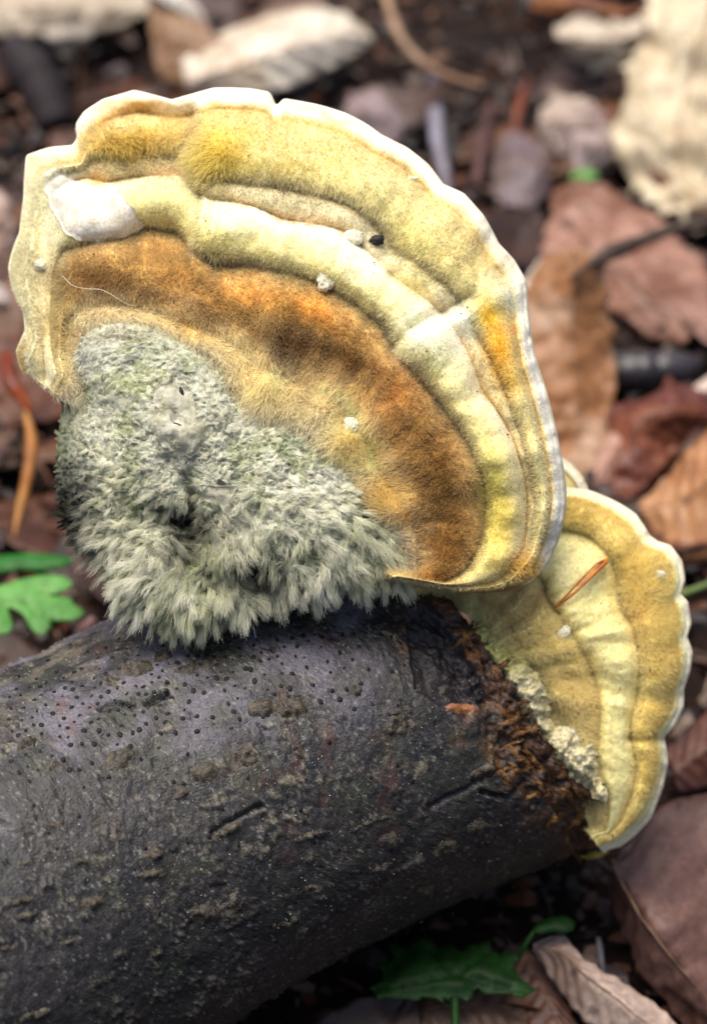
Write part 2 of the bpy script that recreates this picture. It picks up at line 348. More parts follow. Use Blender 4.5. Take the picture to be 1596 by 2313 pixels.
blob_patch('bark_splinter', zlog, 1045, 1602, 96, 22, 0.1, 0.0012, mat('splinter', col=(120, 78, 70), var=(160, 110, 60), nscale=2000, rough=0.5), log_o, 401, step=5)
# black pimples
def icosa(sub=1):
    import bmesh
    bm = bmesh.new(); bmesh.ops.create_icosphere(bm, subdivisions=sub, radius=1); me = bpy.data.meshes.new('pimple')
    bm.to_mesh(me); bm.free(); me.polygons.foreach_set('use_smooth', np.ones(len(me.polygons), bool)); return me
dotm = icosa(1); dotm.materials.append(M_dot)
GIV = [(437, 1560), (375, 1560), (427, 1585), (489, 1532), (512, 1533), (555, 1510), (566, 1512), (575, 1538), (635, 1550), (655, 1555), (480, 1620), (445, 1618), (413, 1623), (353, 1622), (379, 1612), (315, 1648), (330, 1635), (300, 1655), (224, 1650), (190, 1650), (245, 1660), (271, 1659), (160, 1683), (185, 1680), (213, 1681), (363, 1657), (397, 1655), (445, 1652), (294, 1686), (208, 1723), (158, 1739), (179, 1739), (143, 1716), (44, 1745), (750, 1560), (783, 1557), (767, 1580), (723, 1585), (706, 1548), (660, 1522), (800, 1602)]
pts = list(GIV); tries = 0
while len(pts) < 285 and tries < 60000:
    tries += 1
    x = random.uniform(20, 1000) + 0 * 40; y = random.uniform(1430, 1930)
    along = 1700 - 0.34 * x                              # the belt of pimples follows the log
    if random.random() > math.exp(-((y - along + 50) / 80) ** 2) + 0.015: continue
    if not zlog(x, y) > -0.06 or y < 1395 + max(0, 140 - x * .5): continue
    if any((x - a) ** 2 + (y - b) ** 2 < 17 ** 2 for a, b in pts): continue
    if inpoly(x, y, BARE): continue
    pts.append((x, y))
for i, (x, y) in enumerate(pts):
    o = bpy.data.objects.new('fruiting_body', dotm); C.objects.link(o); o.parent = log_o
    z = float(zlog(x, y)); p = W(LP(x, y, z)) - np.array(log_o.location); r = (0.00072 if i < len(GIV) else random.uniform(0.00038, 0.00066))
    o.location = p; nn = Vector(W(zlog.normal(np.array(x), np.array(y))) - np.array([0, 0, HG])); o.rotation_euler = nn.to_track_quat('Z', 'Y').to_euler(); o.scale = (r * random.uniform(.7, 1.15), r * random.uniform(.7, 1.3), r * 0.45)
# pale grit
def grit(name, sm, region, n, rmin, rmax, m, parent, seed=1):
    g = np.random.default_rng(seed); V = []; F = []; k = 0
    T = np.array([(1, 0, -.7), (-.5, .87, -.7), (-.5, -.87, -.7), (0, 0, .8)])
    while k < n:
        x = g.uniform(region[0], region[2]); y = g.uniform(region[1], region[3])
        z = float(sm(x, y))
        if z < -0.2: continue
        r = g.uniform(rmin, rmax); p = LP(x, y, z + r * 0.5); a = g.uniform(0, 6.3); R2 = np.array([[math.cos(a), -math.sin(a), 0], [math.sin(a), math.cos(a), 0], [0, 0, 1]])
        b = len(V); V += list(p + (T * g.uniform(.6, 1.3, (4, 3))) @ R2 * r); F += [(b, b + 1, b + 3), (b + 1, b + 2, b + 3), (b + 2, b, b + 3), (b, b + 2, b + 1)]; k += 1
    return setp(mesh(name, np.array(V), F, m, parent, smooth=False), kind='stuff')
grit('pale_grit', zlog, (0, 1480, 1340, 2100), 420, 0.00008, 0.00022, M_crumb, log_o)
print('log ok')
# ================================================================ BRACKET FUNGI
def polar_cap(Cc, a0, a1, na, curves, rows_per, zbase, amp, rimT, backz, sm_deg, extra=None, mask=None):
    """curves: outline first, then inner contours going inwards. Returns local vertices, grid shape, zone coordinate, px, py."""
    th = np.radians(np.linspace(a1, a0, na)); deg = np.degrees(th)
    R = []
    for k, cv in enumerate(curves):
        P = np.asarray(cv, float); a = np.degrees(np.arctan2(Cc[1] - P[:, 1], P[:, 0] - Cc[0])); r = np.hypot(P[:, 0] - Cc[0], P[:, 1] - Cc[1])
        o = np.argsort(a); r_ = np.interp(deg, a[o], r[o]); s = sm_deg[k] / (abs(a1 - a0) / na)
        w = int(3 * s) + 1; kx = np.exp(-0.5 * (np.arange(-w, w + 1) / s) ** 2); kx /= kx.sum()
        r_ = np.convolve(np.pad(r_, w, mode='edge'), kx, 'valid'); R.append(r_)
    for k in range(1, len(R)): R[k] = np.minimum(R[k], R[k - 1] - 9)
    R = np.maximum(np.array(R), 20)
    v = []; rr = []; nz = len(curves) - 1
    rim_in = R[0] - 16
    for k in range(nz, 0, -1):                       # from inside outwards; zone value = nz-k .. 
        n = rows_per[k]; ro = R[k - 1] if k > 1 else rim_in
        for t in np.linspace(0, 1, n, endpoint=(k == 1)):
            rr.append(R[k] * (1 - t) + ro * t); v.append(np.full(na, nz - k + t))
    rr = np.array(rr); v = np.array(v); nf = len(rr)
    PX = Cc[0] + rr * np.cos(th); PY = Cc[1] - rr * np.sin(th)
    # the radial zone value is warped a little so that no contour is a clean arc
    Z = zbase(PX, PY)
    w = np.mod(v, 1.0); w = np.where(v >= nz, 1.0, w); zi = np.clip(v.astype(int), 0, nz - 1)
    pil = 1 - np.abs(2 * w - 1) ** 2.8
    Z = Z + np.array(amp)[zi] * pil * (1 if mask is None else mask(PX, PY))
    if extra is not None: Z = Z + extra(PX, PY, v, pil)
    wl_ = np.clip(v - (nz - 1), 0, 1); Z = Z - 0.0016 * wl_ ** 2.5 * (1 + .5 * n2(PX, PY, 30, 2, 77))
    X3 = LP(PX, PY, Z)
    # rim: rounded, thick, slightly irregular
    rim = []
    outd = np.stack([np.cos(th), np.sin(th), np.zeros_like(th)], -1); last = X3[-1]
    tk = rimT * (1 + 0.25 * noise(np.stack([deg * 0.25, deg * 0, deg * 0], -1), 4))
    for a in np.linspace(0, np.pi, 13)[1:]:
        rim.append(last + outd * (np.sin(a) * 16 * S)[..., None] * 1.0 + np.stack([0 * th, 0 * th, -(1 - np.cos(a)) * tk], -1))
    rim = np.array(rim); bk = []
    for t in np.linspace(0, 1, 14)[1:]:
        row = rim[-1] * (1 - t) + X3[0] * t; row = row.copy(); row[:, 2] = rim[-1][:, 2] * (1 - t) + (X3[0][:, 2] - backz) * t; bk.append(row)
    A = np.concatenate([X3, rim, np.array(bk)], 0)
    return A, nf, v, PX, PY, R, th
def blobs(c, px, py, L_, warp=12, seed=5):
    wx = px + warp * n2(px, py, 40, 3, seed) + 3 * n2(px, py, 7, 2, seed + 3); wy = py + warp * n2(px, py, 40, 3, seed + 1) + 3 * n2(px, py, 7, 2, seed + 4)
    for b in L_:
        x, y, rx, ry, ang, col, w = b; ca, sa = math.cos(ang), math.sin(ang); dx = wx - x; dy = wy - y
        u = (dx * ca + dy * sa) / rx; v = (-dx * sa + dy * ca) / ry
        c = mixc(c, col, w * np.exp(-(u * u + v * v)))
    return c
def gb(px, py, x, y, rx, ry, ang=0):
    ca, sa = math.cos(ang), math.sin(ang); dx = px - x; dy = py - y
    return np.exp(-(((dx * ca + dy * sa) / rx) ** 2 + ((-dx * sa + dy * ca) / ry) ** 2))

def hairs(name, P, N, T, col, length, rad, parent, npt=4, spread=0.35, lean=0.6, tips=1.15, seed=1, wav=0.15):
    """one curves object: P roots, N normals, T lean directions (local frame), col linear rgb"""
    g = np.random.default_rng(seed); n = len(P)
    d = N + T * lean + g.normal(0, spread, (n, 3)); d /= np.linalg.norm(d, axis=1)[:, None]
    bend = T * 0.8 + g.normal(0, spread * 1.3, (n, 3))
    t = np.linspace(0, 1, npt)
    Q = P[:, None] + (d[:, None] * t[None, :, None] + 0.35 * bend[:, None] * (t ** 2)[None, :, None]) * length[:, None, None]
    Q = Q + g.normal(0, wav * 0.25, Q.shape) * length[:, None, None] * (t > 0)[None, :, None]
    return curves_obj(name, Q, rad, col, parent)
def curves_obj(name, Q, rad, col, parent):
    n, npt, _ = Q.shape; o0 = np.array(parent.matrix_world.translation)
    hc = bpy.data.hair_curves.new(name); hc.add_curves([npt] * n)
    Qw = (W(Q) - o0).astype(np.float32)
    hc.attributes['position'].data.foreach_set('vector', Qw.ravel())
    t = np.linspace(0, 1, npt); r = (np.broadcast_to(rad, (n,))[:, None] * (1 - 0.75 * t)[None]).astype(np.float32)
    a = hc.attributes.get('radius') or hc.attributes.new('radius', 'FLOAT', 'POINT'); a.data.foreach_set('value', r.ravel())
    a = hc.attributes.new('Col', 'FLOAT_COLOR', 'CURVE'); cc_ = np.ones((n, 4), np.float32); cc_[:, :3] = np.clip(col, 0, 1); a.data.foreach_set('color', cc_.ravel())
    hc.materials.append(M_hair); o = bpy.data.objects.new(name, hc); C.objects.link(o); o.parent = parent
    return setp(o, kind='stuff')
def grid_normals(A):
    du = np.gradient(A, axis=0); dv = np.gradient(A, axis=1); n = np.cross(du, dv); n /= np.linalg.norm(n, axis=-1, keepdims=True) + 1e-15
    if n[..., 2].mean() < 0: n = -n
    return n
def sample_grid(A, nrm, n, dens, seed):
    g = np.random.default_rng(seed); du = np.diff(A, axis=0)[:, :-1]; dv = np.diff(A, axis=1)[:-1]
    w = np.linalg.norm(np.cross(du, dv), axis=-1) * dens[:-1, :-1]; w = w.ravel() / w.sum()
    k = g.choice(len(w), n, p=w); i, j = np.divmod(k, A.shape[1] - 1); a = g.random(n); b = g.random(n)
    P = A[i, j] + du[i, j] * a[:, None] + dv[i, j] * b[:, None]
    return P, nrm[i, j], i, j

# ---------------- big cap
C1 = (560, 1150)
R0 = [(100, 875), (62, 862), (40, 830), (30, 790), (50, 742), (46, 700), (20, 645), (12, 600), (20, 570), (38, 520), (48, 440), (55, 345), (110, 326), (160, 320), (172, 300), (165, 275), (185, 245), (230, 215), (300, 196), (345, 207), (385, 217), (430, 204),
      (480, 190), (560, 192), (606, 200), (614, 208), (620, 230), (628, 228), (640, 214), (700, 225), (780, 247), (820, 268), (862, 297), (920, 325), (970, 365), (1003, 410), (1050, 432), (1095, 480), (1130, 545), (1165, 583), (1192, 630), (1196, 700), (1205, 760), (1212, 800),
      (1226, 845), (1245, 910), (1258, 960), (1268, 1005), (1280, 1080), (1283, 1140), (1268, 1215), (1240, 1275), (1200, 1318), (1150, 1338), (1080, 1342), (1030, 1335), (985, 1326), (930, 1318)]
Rr = [(x + (C1[0] - x) * 0.058, y + (C1[1] - y) * 0.058) for x, y in R0]
G1b = [(70, 860), (60, 760), (68, 680), (55, 600), (70, 500), (90, 430), (150, 372), (200, 355), (300, 345), (380, 345), (430, 350), (470, 400), (568, 418), (675, 432), (782, 460), (832, 492), (889, 563), (996, 635), (1031, 674), (1080, 760), (1130, 850), (1160, 930), (1190, 1030), (1212, 1110), (1212, 1180), (1195, 1250), (1150, 1305)]
G1 = [(105, 855), (95, 760), (100, 680), (90, 600), (105, 500), (130, 430), (190, 400), (240, 412), (300, 400), (380, 396), (430, 395), (468, 448), (568, 464), (639, 496), (775, 521), (835, 574), (889, 628), (942, 663), (1003, 712), (1050, 790), (1089, 884), (1150, 975), (1184, 1077), (1190, 1153), (1181, 1230), (1150, 1296), (1100, 1328)]
G2 = [(135, 850), (118, 770), (118, 690), (125, 610), (140, 566), (200, 550), (280, 538), (330, 516), (400, 525), (435, 560), (470, 596), (530, 600), (600, 607), (690, 628), (750, 655), (820, 700), (870, 735), (893, 800), (952, 863), (1003, 924), (1049, 990), (1084, 1057), (1100, 1138), (1086, 1225), (1059, 1281), (990, 1322)]
G3 = [(150, 850), (140, 790), (150, 720), (190, 690), (240, 685), (330, 700), (420, 735), (500, 765), (560, 805), (600, 835), (700, 880), (760, 905), (810, 965), (850, 1050), (890, 1120), (935, 1180), (940, 1310)]
GH = [(170, 865), (172, 810), (190, 765), (250, 738), (330, 742), (420, 782), (490, 815), (520, 865), (565, 925), (640, 960), (700, 990), (745, 1050), (790, 1100), (840, 1150), (900, 1190), (925, 1215), (925, 1330)]
GI = [(C1[0] + (x - C1[0]) * 0.80, C1[1] + (y - C1[1]) * 0.80) for x, y in GH]
FOLD = [(425, 600), (436, 560), (442, 500), (462, 440), (440, 370), (447, 300), (440, 215)]
def foldx(py): return np.interp(py, [p[1] for p in FOLD[::-1]], [p[0] for p in FOLD[::-1]])
def zb1(px, py):
    z = 0.006 - 0.020 * np.maximum(0, (1100 - py) / 900) ** 1.6 - 0.010 * (np.abs(px - 600) / 650) ** 2
    z = z - 0.008 * sstep(260, 30, px)
    return z
def ex1(px, py, v, pil):
    fx = foldx(py); stepm = sstep(7, -7, px - fx + 5 * n2(px, py, 18, 2, 181)) * sstep(610, 560, py) * sstep(210, 270, py)
    z = -0.0056 * stepm * sstep(230, 330, px)
    z = z + 0.0022 * gb(px, py, 478, 360, 40, 60) + 0.002 * gb(px, py, 490, 520, 50, 50)
    # second fold, right
    z = z - 0.0030 * np.exp(-(distpoly(px, py, [(885, 795), (925, 745), (1000, 705), (1060, 668)]) / 16) ** 2)
    z = z + 0.0030 * gb(px, py, 985, 775, 60, 50) + 0.0022 * gb(px, py, 1050, 715, 36, 30) + 0.0022 * gb(px, py, 1130, 665, 40, 30)
    z = z - 0.0020 * gb(px, py, 860, 760, 50, 30, .6)
    # left part: flap and furrow beside the leg
    z = z + 0.0024 * gb(px, py, 60, 700, 34, 170) - 0.0022 * gb(px, py, 112, 760, 20, 120) - 0.002 * gb(px, py, 250, 480, 90, 30, .6)
    z = z + 0.003 * gb(px, py, 370, 450, 70, 45) - 0.0022 * gb(px, py, 240, 420, 40, 20, .5)
    # uneven radial swelling of the zones, lobes at the rim
    th = np.degrees(np.arctan2(C1[1] - py, px - C1[0])); r = np.hypot(px - C1[0], py - C1[1])
    P = np.stack([th / 9, r / 260, 0 * th], -1)
    z = z + 0.0024 * fbm(P, 3, 3) + 0.0016 * pil * fbm(P * 1.5, 2, 6) * np.where(v < 3, .35, 1)
    z = z + 0.0005 * fbm(np.stack([px / 26, py / 26, 0 * px], -1), 3, 8)
    z = z - 0.002 * sstep(5.6, 6.0, v) * (fbm(np.stack([th / 3, r / 400, 0 * th], -1), 2, 33) * .6 + .3)
    z = z - 0.003 * np.exp(-(distpoly(px, py, [(618, 195), (622, 240)]) / 6) ** 2)
    return z
nz1 = 7
A1, nf1, v1, px1, py1, RR1, th1 = polar_cap(C1, -25, 149, 860, [R0, Rr, G1b, G1, G2, G3, GH, GI], [0, 26, 90, 26, 54, 64, 44, 20], zb1, [0, 0.0016, 0.0036, 0.0048, 0.0012, 0.0036, 0.0006], 0.0052, 0.020, [0.18, 0.5, 0.6, 0.5, 0.5, 0.9, 0.9, 1.2], ex1, lambda x, y: 1 - .9 * sstep(150, 90, x) * sstep(330, 420, y))
# zones inside out: 0 under hump, 1 tan, 2 brown, 3 pale, 4 crease, 5 yellow, 6 rim
vw = v1 + (0.12 + .22 * sstep(2.6, 1.8, v1)) * n2(px1, py1, 34, 4, 15) + 0.06 * n2(px1, py1, 8, 2, 16)
def ramp(v, stops):
    xs = [s[0] for s in stops]; cs = np.array([lin(s[1]) for s in stops]); return np.stack([np.interp(v, xs, cs[:, k]) for k in range(3)], -1)
TAN, BRN, PAL, YEL, OCH, WHT = (214, 188, 132), (180, 136, 66), (242, 230, 172), (222, 200, 136), (190, 136, 50), (242, 236, 222)
col1 = ramp(vw, [(0, (176, 176, 146)), (0.95, (218, 208, 172)), (1.4, (236, 218, 172)), (2.08, (234, 212, 158)), (2.35, (212, 172, 98)), (2.65, BRN), (2.85, (210, 172, 106)), (2.98, (160, 136, 88)), (3.08, (212, 200, 132)), (3.3, (228, 216, 138)), (3.7, PAL), (3.93, (238, 232, 200)),
      (4.02, (190, 156, 104)), (4.2, (206, 182, 128)), (4.6, (222, 212, 174)), (4.9, (194, 180, 134)), (5.0, (180, 164, 112)), (5.2, (236, 222, 156)), (5.5, (242, 228, 164)), (5.85, (236, 216, 154)), (6.10, (224, 190, 112)), (6.32, (234, 214, 160)), (6.55, (242, 232, 204)), (7.0, WHT)])
GRY = (158, 150, 112)
BL1 = [(680, 775, 100, 42, .5, (131, 96, 54), .85), (620, 770, 50, 30, .3, (131, 96, 54), .6), (800, 830, 90, 30, .6, (141, 102, 56), .6), (230, 640, 110, 36, .2, (147, 112, 60), .65), (470, 690, 40, 60, 0, (165, 123, 64), .5),
       (600, 680, 60, 30, .2, (214, 170, 83), .7), (520, 640, 60, 24, .1, (218, 182, 110), .7), (720, 700, 70, 30, .5, (211, 162, 75), .6), (980, 1080, 70, 130, -.2, (160, 122, 64), .5), (900, 900, 60, 70, .6, (194, 147, 83), .5),
       (490, 345, 55, 50, 0, (235, 210, 80), .85), (560, 300, 80, 40, .1, (224, 200, 96), .5), (290, 325, 110, 34, -.15, (218, 186, 72), .85), (330, 240, 90, 16, 0, (214, 174, 88), .7), (240, 268, 40, 40, -.7, (210, 170, 92), .6),
       (360, 440, 80, 45, .1, (206, 200, 126), .9), (380, 395, 60, 20, 0, (210, 176, 128), .6), (270, 375, 60, 22, .2, (186, 170, 120), .7), (430, 300, 20, 60, 0, (184, 163, 107), .6), (410, 225, 40, 20, 0, (243, 238, 204), .9), (215, 405, 26, 18, 0, (206, 162, 80), .9),
       (500, 490, 60, 24, .1, (243, 242, 204), .8), (820, 590, 60, 36, .6, (243, 242, 209), .8), (960, 760, 70, 50, .6, (245, 245, 217), .95), (1045, 715, 40, 34, 0, (245, 245, 227), .95), (1140, 665, 60, 44, .5, (245, 245, 217), .85), (1000, 830, 50, 40, .8, (238, 234, 168), .7),  # near-white blobs paint the bright highlights of the right fold into the cap
       (1100, 715, 20, 22, 0, (243, 222, 64), .95), (1130, 790, 34, 60, -.15, (232, 190, 64), .95), (1160, 745, 12, 10, 0, (216, 154, 88), .9), (1150, 860, 30, 50, -.2, (222, 186, 72), .7), (1065, 860, 34, 50, -.4, (210, 189, 128), .6),
       (1110, 1090, 30, 120, -.05, (206, 194, 96), .8), (1140, 1200, 40, 90, .3, (216, 190, 75), .7), (1175, 1060, 26, 120, -.1, (200, 179, 118), .7), (1190, 1290, 46, 40, 0, (210, 168, 72), .9), (1130, 1285, 50, 30, 0, (202, 186, 88), .6),
       (60, 660, 60, 240, 0, (227, 221, 176), .85), (100, 440, 60, 110, 0, (227, 222, 180), .85), (75, 360, 40, 26, 0, (229, 210, 144), .8), (58, 350, 10, 16, 0, (229, 210, 72), .9), (130, 700, 26, 120, 0, (198, 179, 113), .7), (90, 840, 50, 40, 0, (222, 214, 172), .9), (150, 740, 26, 60, 0, (178, 154, 96), .7),
       (800, 1000, 50, 50, .5, (214, 190, 124), .8), (860, 1120, 50, 50, .6, (208, 178, 97), .8), (600, 880, 80, 40, .4, (214, 190, 123), .7), (915, 1170, 22, 14, 0, (221, 170, 88), .7), (430, 735, 60, 20, .4, (202, 176, 107), .7),
       (930, 540, 60, 30, .6, (218, 210, 128), .6), (1010, 470, 60, 40, .6, (235, 229, 168), .6), (930, 640, 60, 40, .7, (214, 202, 116), .6), (730, 330, 120, 30, .25, (214, 194, 116), .6), (1060, 560, 60, 50, .7, (206, 186, 110), .6), (610, 380, 110, 20, .05, (214, 195, 88), .5),
       (610, 455, 120, 12, .15, (194, 184, 134), .7), (545, 590, 110, 10, .05, (154, 144, 99), .7), (1150, 570, 24, 40, -.6, (238, 218, 168), .7)]
leg_ = sstep(165, 100, px1 + 14 * n2(px1, py1, 30, 3, 151)) * sstep(370, 430, py1); col1 = col1 + (lin((226, 216, 178)) * (1 + .25 * n2(px1, py1, 26, 3, 152))[..., None] - col1) * (leg_ * .85)[..., None]
col1 = blobs(col1, px1, py1, BL1)
sp = n2(px1, py1, 5, 2, 44); col1 = col1 * (1 + 0.12 * sp[..., None] * (1 - 0.3 * sstep(6.3, 6.9, vw))[..., None])
m5 = sstep(0.5, 0.75, n2(px1, py1, 3.2, 1, 45)); col1 = mixc(col1, (96, 66, 34), m5 * 0.35 * sstep(6.4, 6.0, vw))
col1 = col1 ** 0.80
def dye(c, px, py, L_, seed=9):
    wx = px + 22 * n2(px, py, 40, 4, seed); wy = py + 22 * n2(px, py, 40, 4, seed + 1)
    for x, y, rx, ry, an, m_, w in L_:
        g__ = gb(wx, wy, x, y, rx, ry, an) * w; c = c * (1 + (np.array(m_) - 1) * g__[..., None])
    return c
DYE = [(670, 775, 90, 40, .35, (.30, .18, .10), .95), (800, 815, 80, 26, .5, (.42, .28, .16), .9), (230, 635, 110, 34, .15, (.48, .32, .2), .9), (390, 650, 50, 60, 0, (.75, .6, .45), .7), (470, 700, 60, 36, .3, (.6, .45, .3), .8), (980, 1060, 60, 150, -.15, (.5, .36, .22), .9), (1000, 1230, 70, 70, 0, (.62, .42, .2), .8), (890, 960, 40, 80, -.4, (.7, .55, .4), .6),
       (560, 665, 70, 26, .15, (1.3, 1.2, 1.0), .9), (700, 710, 80, 24, .4, (1.2, 1.05, .75), .8), (590, 870, 80, 36, .5, (1.25, 1.2, 1.1), .9), (790, 1010, 60, 50, .7, (1.25, 1.2, 1.0), .9), (880, 1130, 40, 50, .5, (1.1, 1.0, .6), .8), (900, 880, 50, 40, .6, (1.25, 1.1, .9), .9), (430, 745, 70, 24, .4, (1.15, 1.1, .95), .9),
       (490, 345, 60, 60, 0, (1.08, 1.0, .6), .8), (300, 325, 110, 36, -.1, (.95, .85, .4), .8), (300, 235, 120, 16, -.1, (.9, .72, .45), .8), (740, 262, 150, 14, .3, (.95, .75, .4), .8), (1120, 760, 30, 100, -.15, (1.0, .8, .22), .9), (1130, 1130, 30, 120, 0, (.9, .85, .4), .7), (1190, 1285, 50, 40, 0, (.9, .7, .3), .8), (1170, 570, 60, 60, .8, (.85, .75, .55), .5),
       (985, 1312, 70, 16, -.05, (.62, .44, .22), .95), (1090, 1322, 50, 12, 0, (.8, .7, .4), .9), (120, 700, 40, 160, 0, (.8, .7, .5), .6)]
_b2 = sstep(1.2, 2.3, v1) * sstep(3.02, 2.8, v1)
col1 = dye(col1, px1, py1, DYE) * (1 + (0.55 * n2(px1, py1, 42, 4, 141) * _b2)[..., None] * np.array([.8, 1, 1.2]))
col1 = col1 * (1 + (np.array([1.04, 1.05, .95]) - 1) * _b2[..., None]); col1 = np.clip(col1, 0, .95)
nr1, nc1 = A1.shape[:2]
full1 = np.empty(A1.shape); full1[:nf1] = col1; full1[nf1:] = lin((234, 224, 198)); full1[nf1:nf1+12] = dye(full1[nf1:nf1+12], *proj(A1[nf1:nf1 + 12]), DYE[-3:-1]); full1[nf1:nf1 + 12] = blobs(full1[nf1:nf1 + 12], *proj(A1[nf1:nf1 + 12]), [(60, 680, 70, 250, 0, (206, 196, 156), .9), (1280, 1050, 60, 160, 0, (204, 196, 174), .8), (560, 190, 90, 30, 0, (240, 236, 224), .5)]); full1[nf1 + 12:] = lin((206, 198, 172)); lowr_ = (sstep(-13.5, -16.5, np.degrees(th1)) + sstep(141, 147, np.degrees(th1)))[None, :, None]; full1 = full1 * (1 - lowr_ * sstep(6, 6.6, np.r_[v1[:, 0], np.full(nr1 - nf1, 7.)])[:, None, None]) + (lin((150, 112, 58)) * (sstep(20, 0, np.degrees(th1)))[None, :, None] + lin((206, 182, 120)) * (sstep(0, 20, np.degrees(th1)))[None, :, None]) * lowr_ * sstep(6, 6.6, np.r_[v1[:, 0], np.full(nr1 - nf1, 7.)])[:, None, None]; col1 = full1[:nf1]
fung = empty('bracket_fungus', W(LP(450, 1380, -0.01)))
setp(fung, 'large banded bracket fungus with white rim and grey hairy hump on top of the log', 'fungus')
mesh('cap', A1.reshape(-1, 3), gridF(nr1, nc1)[:, ::-1], M_cap, fung, full1)
F1 = A1[:nf1 + 5]; N1 = grid_normals(F1[:nf1]); zcap = ZMap(F1.reshape(-1, 3))
# velvet
ln1 = ramp.__call__ if False else None
def hlen1(v, px, py):
    L_ = np.interp(v, [0, .9, 1.2, 1.9, 2.2, 2.7, 3.05, 3.2, 3.9, 4.1, 4.6, 5.1, 5.4, 6.0, 6.35, 6.6, 7], [1.6, 2.6, 2.3, 1.6, 1.1, 1.0, .8, .35, .3, .4, .6, 1.0, .8, .55, .35, .22, .15])
    L_ = L_ + 2.2 * gb(px, py, 470, 360, 45, 60) + 1.4 * gb(px, py, 300, 335, 120, 45) + 0.9 * gb(px, py, 470, 550, 40, 90) + 1.3 * gb(px, py, 1190, 1285, 50, 40) + 1.2 * gb(px, py, 940, 800, 60, 30, .6) + 0.8 * gb(px, py, 40, 680, 50, 240)  + .9 * gb(px, py, 650, 900, 120, 50, .5)
    return L_ * 1e-3
dens = np.interp(v1, [0, .5, 1, 3, 3.3, 3.9, 4.2, 5, 6.2, 6.6, 7], [0.1, .6, 1, 1, .55, .5, .8, 1, .8, .45, .35]) + .8 * (v1 > 6) * sstep(140, 80, px1) * sstep(360, 420, py1)
NH = 230000
P, N, i, j = sample_grid(A1[:nf1], N1, NH, dens, 11)
hx, hy = px1[i, j], py1[i, j]; hv = v1[i, j]
radial = np.stack([hx - C1[0], -(hy - C1[1]), 0 * hx], -1); radial /= np.linalg.norm(radial, axis=1)[:, None]
side = np.stack([n2(hx, hy, 60, 2, 61), n2(hx, hy, 60, 2, 62), 0 * hx], -1)
lean = -radial * np.interp(hv, [0, 2, 3, 5, 6, 7], [1, .9, .2, .9, .2, -.3])[:, None] + side * 0.9
lean = lean + np.array([-1.2, -.2, 0]) * gb(hx, hy, 455, 370, 50, 70)[:, None]
L1 = hlen1(hv, hx, hy) * rng.uniform(.4, 1.3, NH) * (1 + .5 * n2(hx, hy, 34, 3, 95))
hc_ = (col1[i, j] ** .70) * rng.uniform(.88, 1.2, (NH, 1)) + 0.03 * rng.random((NH, 1))
dk = rng.random(NH) < 0.06; hc_[dk] *= 0.35
hairs('velvet_hair', P, N, lean, hc_, L1, 0.00007, fung, 4, 0.35, 0.55, seed=3)
print('cap ok')

# ---------------- hump with hairy tufts
C2 = (500, 1090)
HO = [(160, 850), (140, 930), (132, 1000), (130, 1060), (136, 1130), (150, 1190), (180, 1240), (225, 1275), (255, 1320), (280, 1375), (335, 1408), (400, 1420), (470, 1418), (560, 1388), (620, 1364), (680, 1350), (760, 1344), (820, 1328), (880, 1325), (940, 1300), (960, 1250),
      (930, 1180), (860, 1090), (800, 1030), (745, 980), (640, 930), (545, 870), (480, 800), (400, 756), (330, 728), (250, 728), (195, 752), (168, 800)]
ang = []; th2 = np.linspace(0, 2 * np.pi, 520, endpoint=False)
PH = np.array(HO, float); aa = np.mod(np.arctan2(C2[1] - PH[:, 1], PH[:, 0] - C2[0]), 2 * np.pi); rr_ = np.hypot(PH[:, 0] - C2[0], PH[:, 1] - C2[1]); o_ = np.argsort(aa)
ro = np.interp(th2, np.r_[aa[o_] - 2 * np.pi, aa[o_], aa[o_] + 2 * np.pi], np.r_[rr_[o_]] .tolist() * 3)
kx = np.exp(-0.5 * (np.arange(-8, 9) / 3) ** 2); kx /= kx.sum(); ro = np.convolve(np.r_[ro[-8:], ro, ro[:8]], kx, 'valid')
rho = np.sin(np.linspace(0.01, 1, 170) * np.pi / 2) ** 0.9; rho[-1] = 1
RX = C2[0] + rho[:, None] * ro * np.cos(th2); RY = C2[1] - rho[:, None] * ro * np.sin(th2)
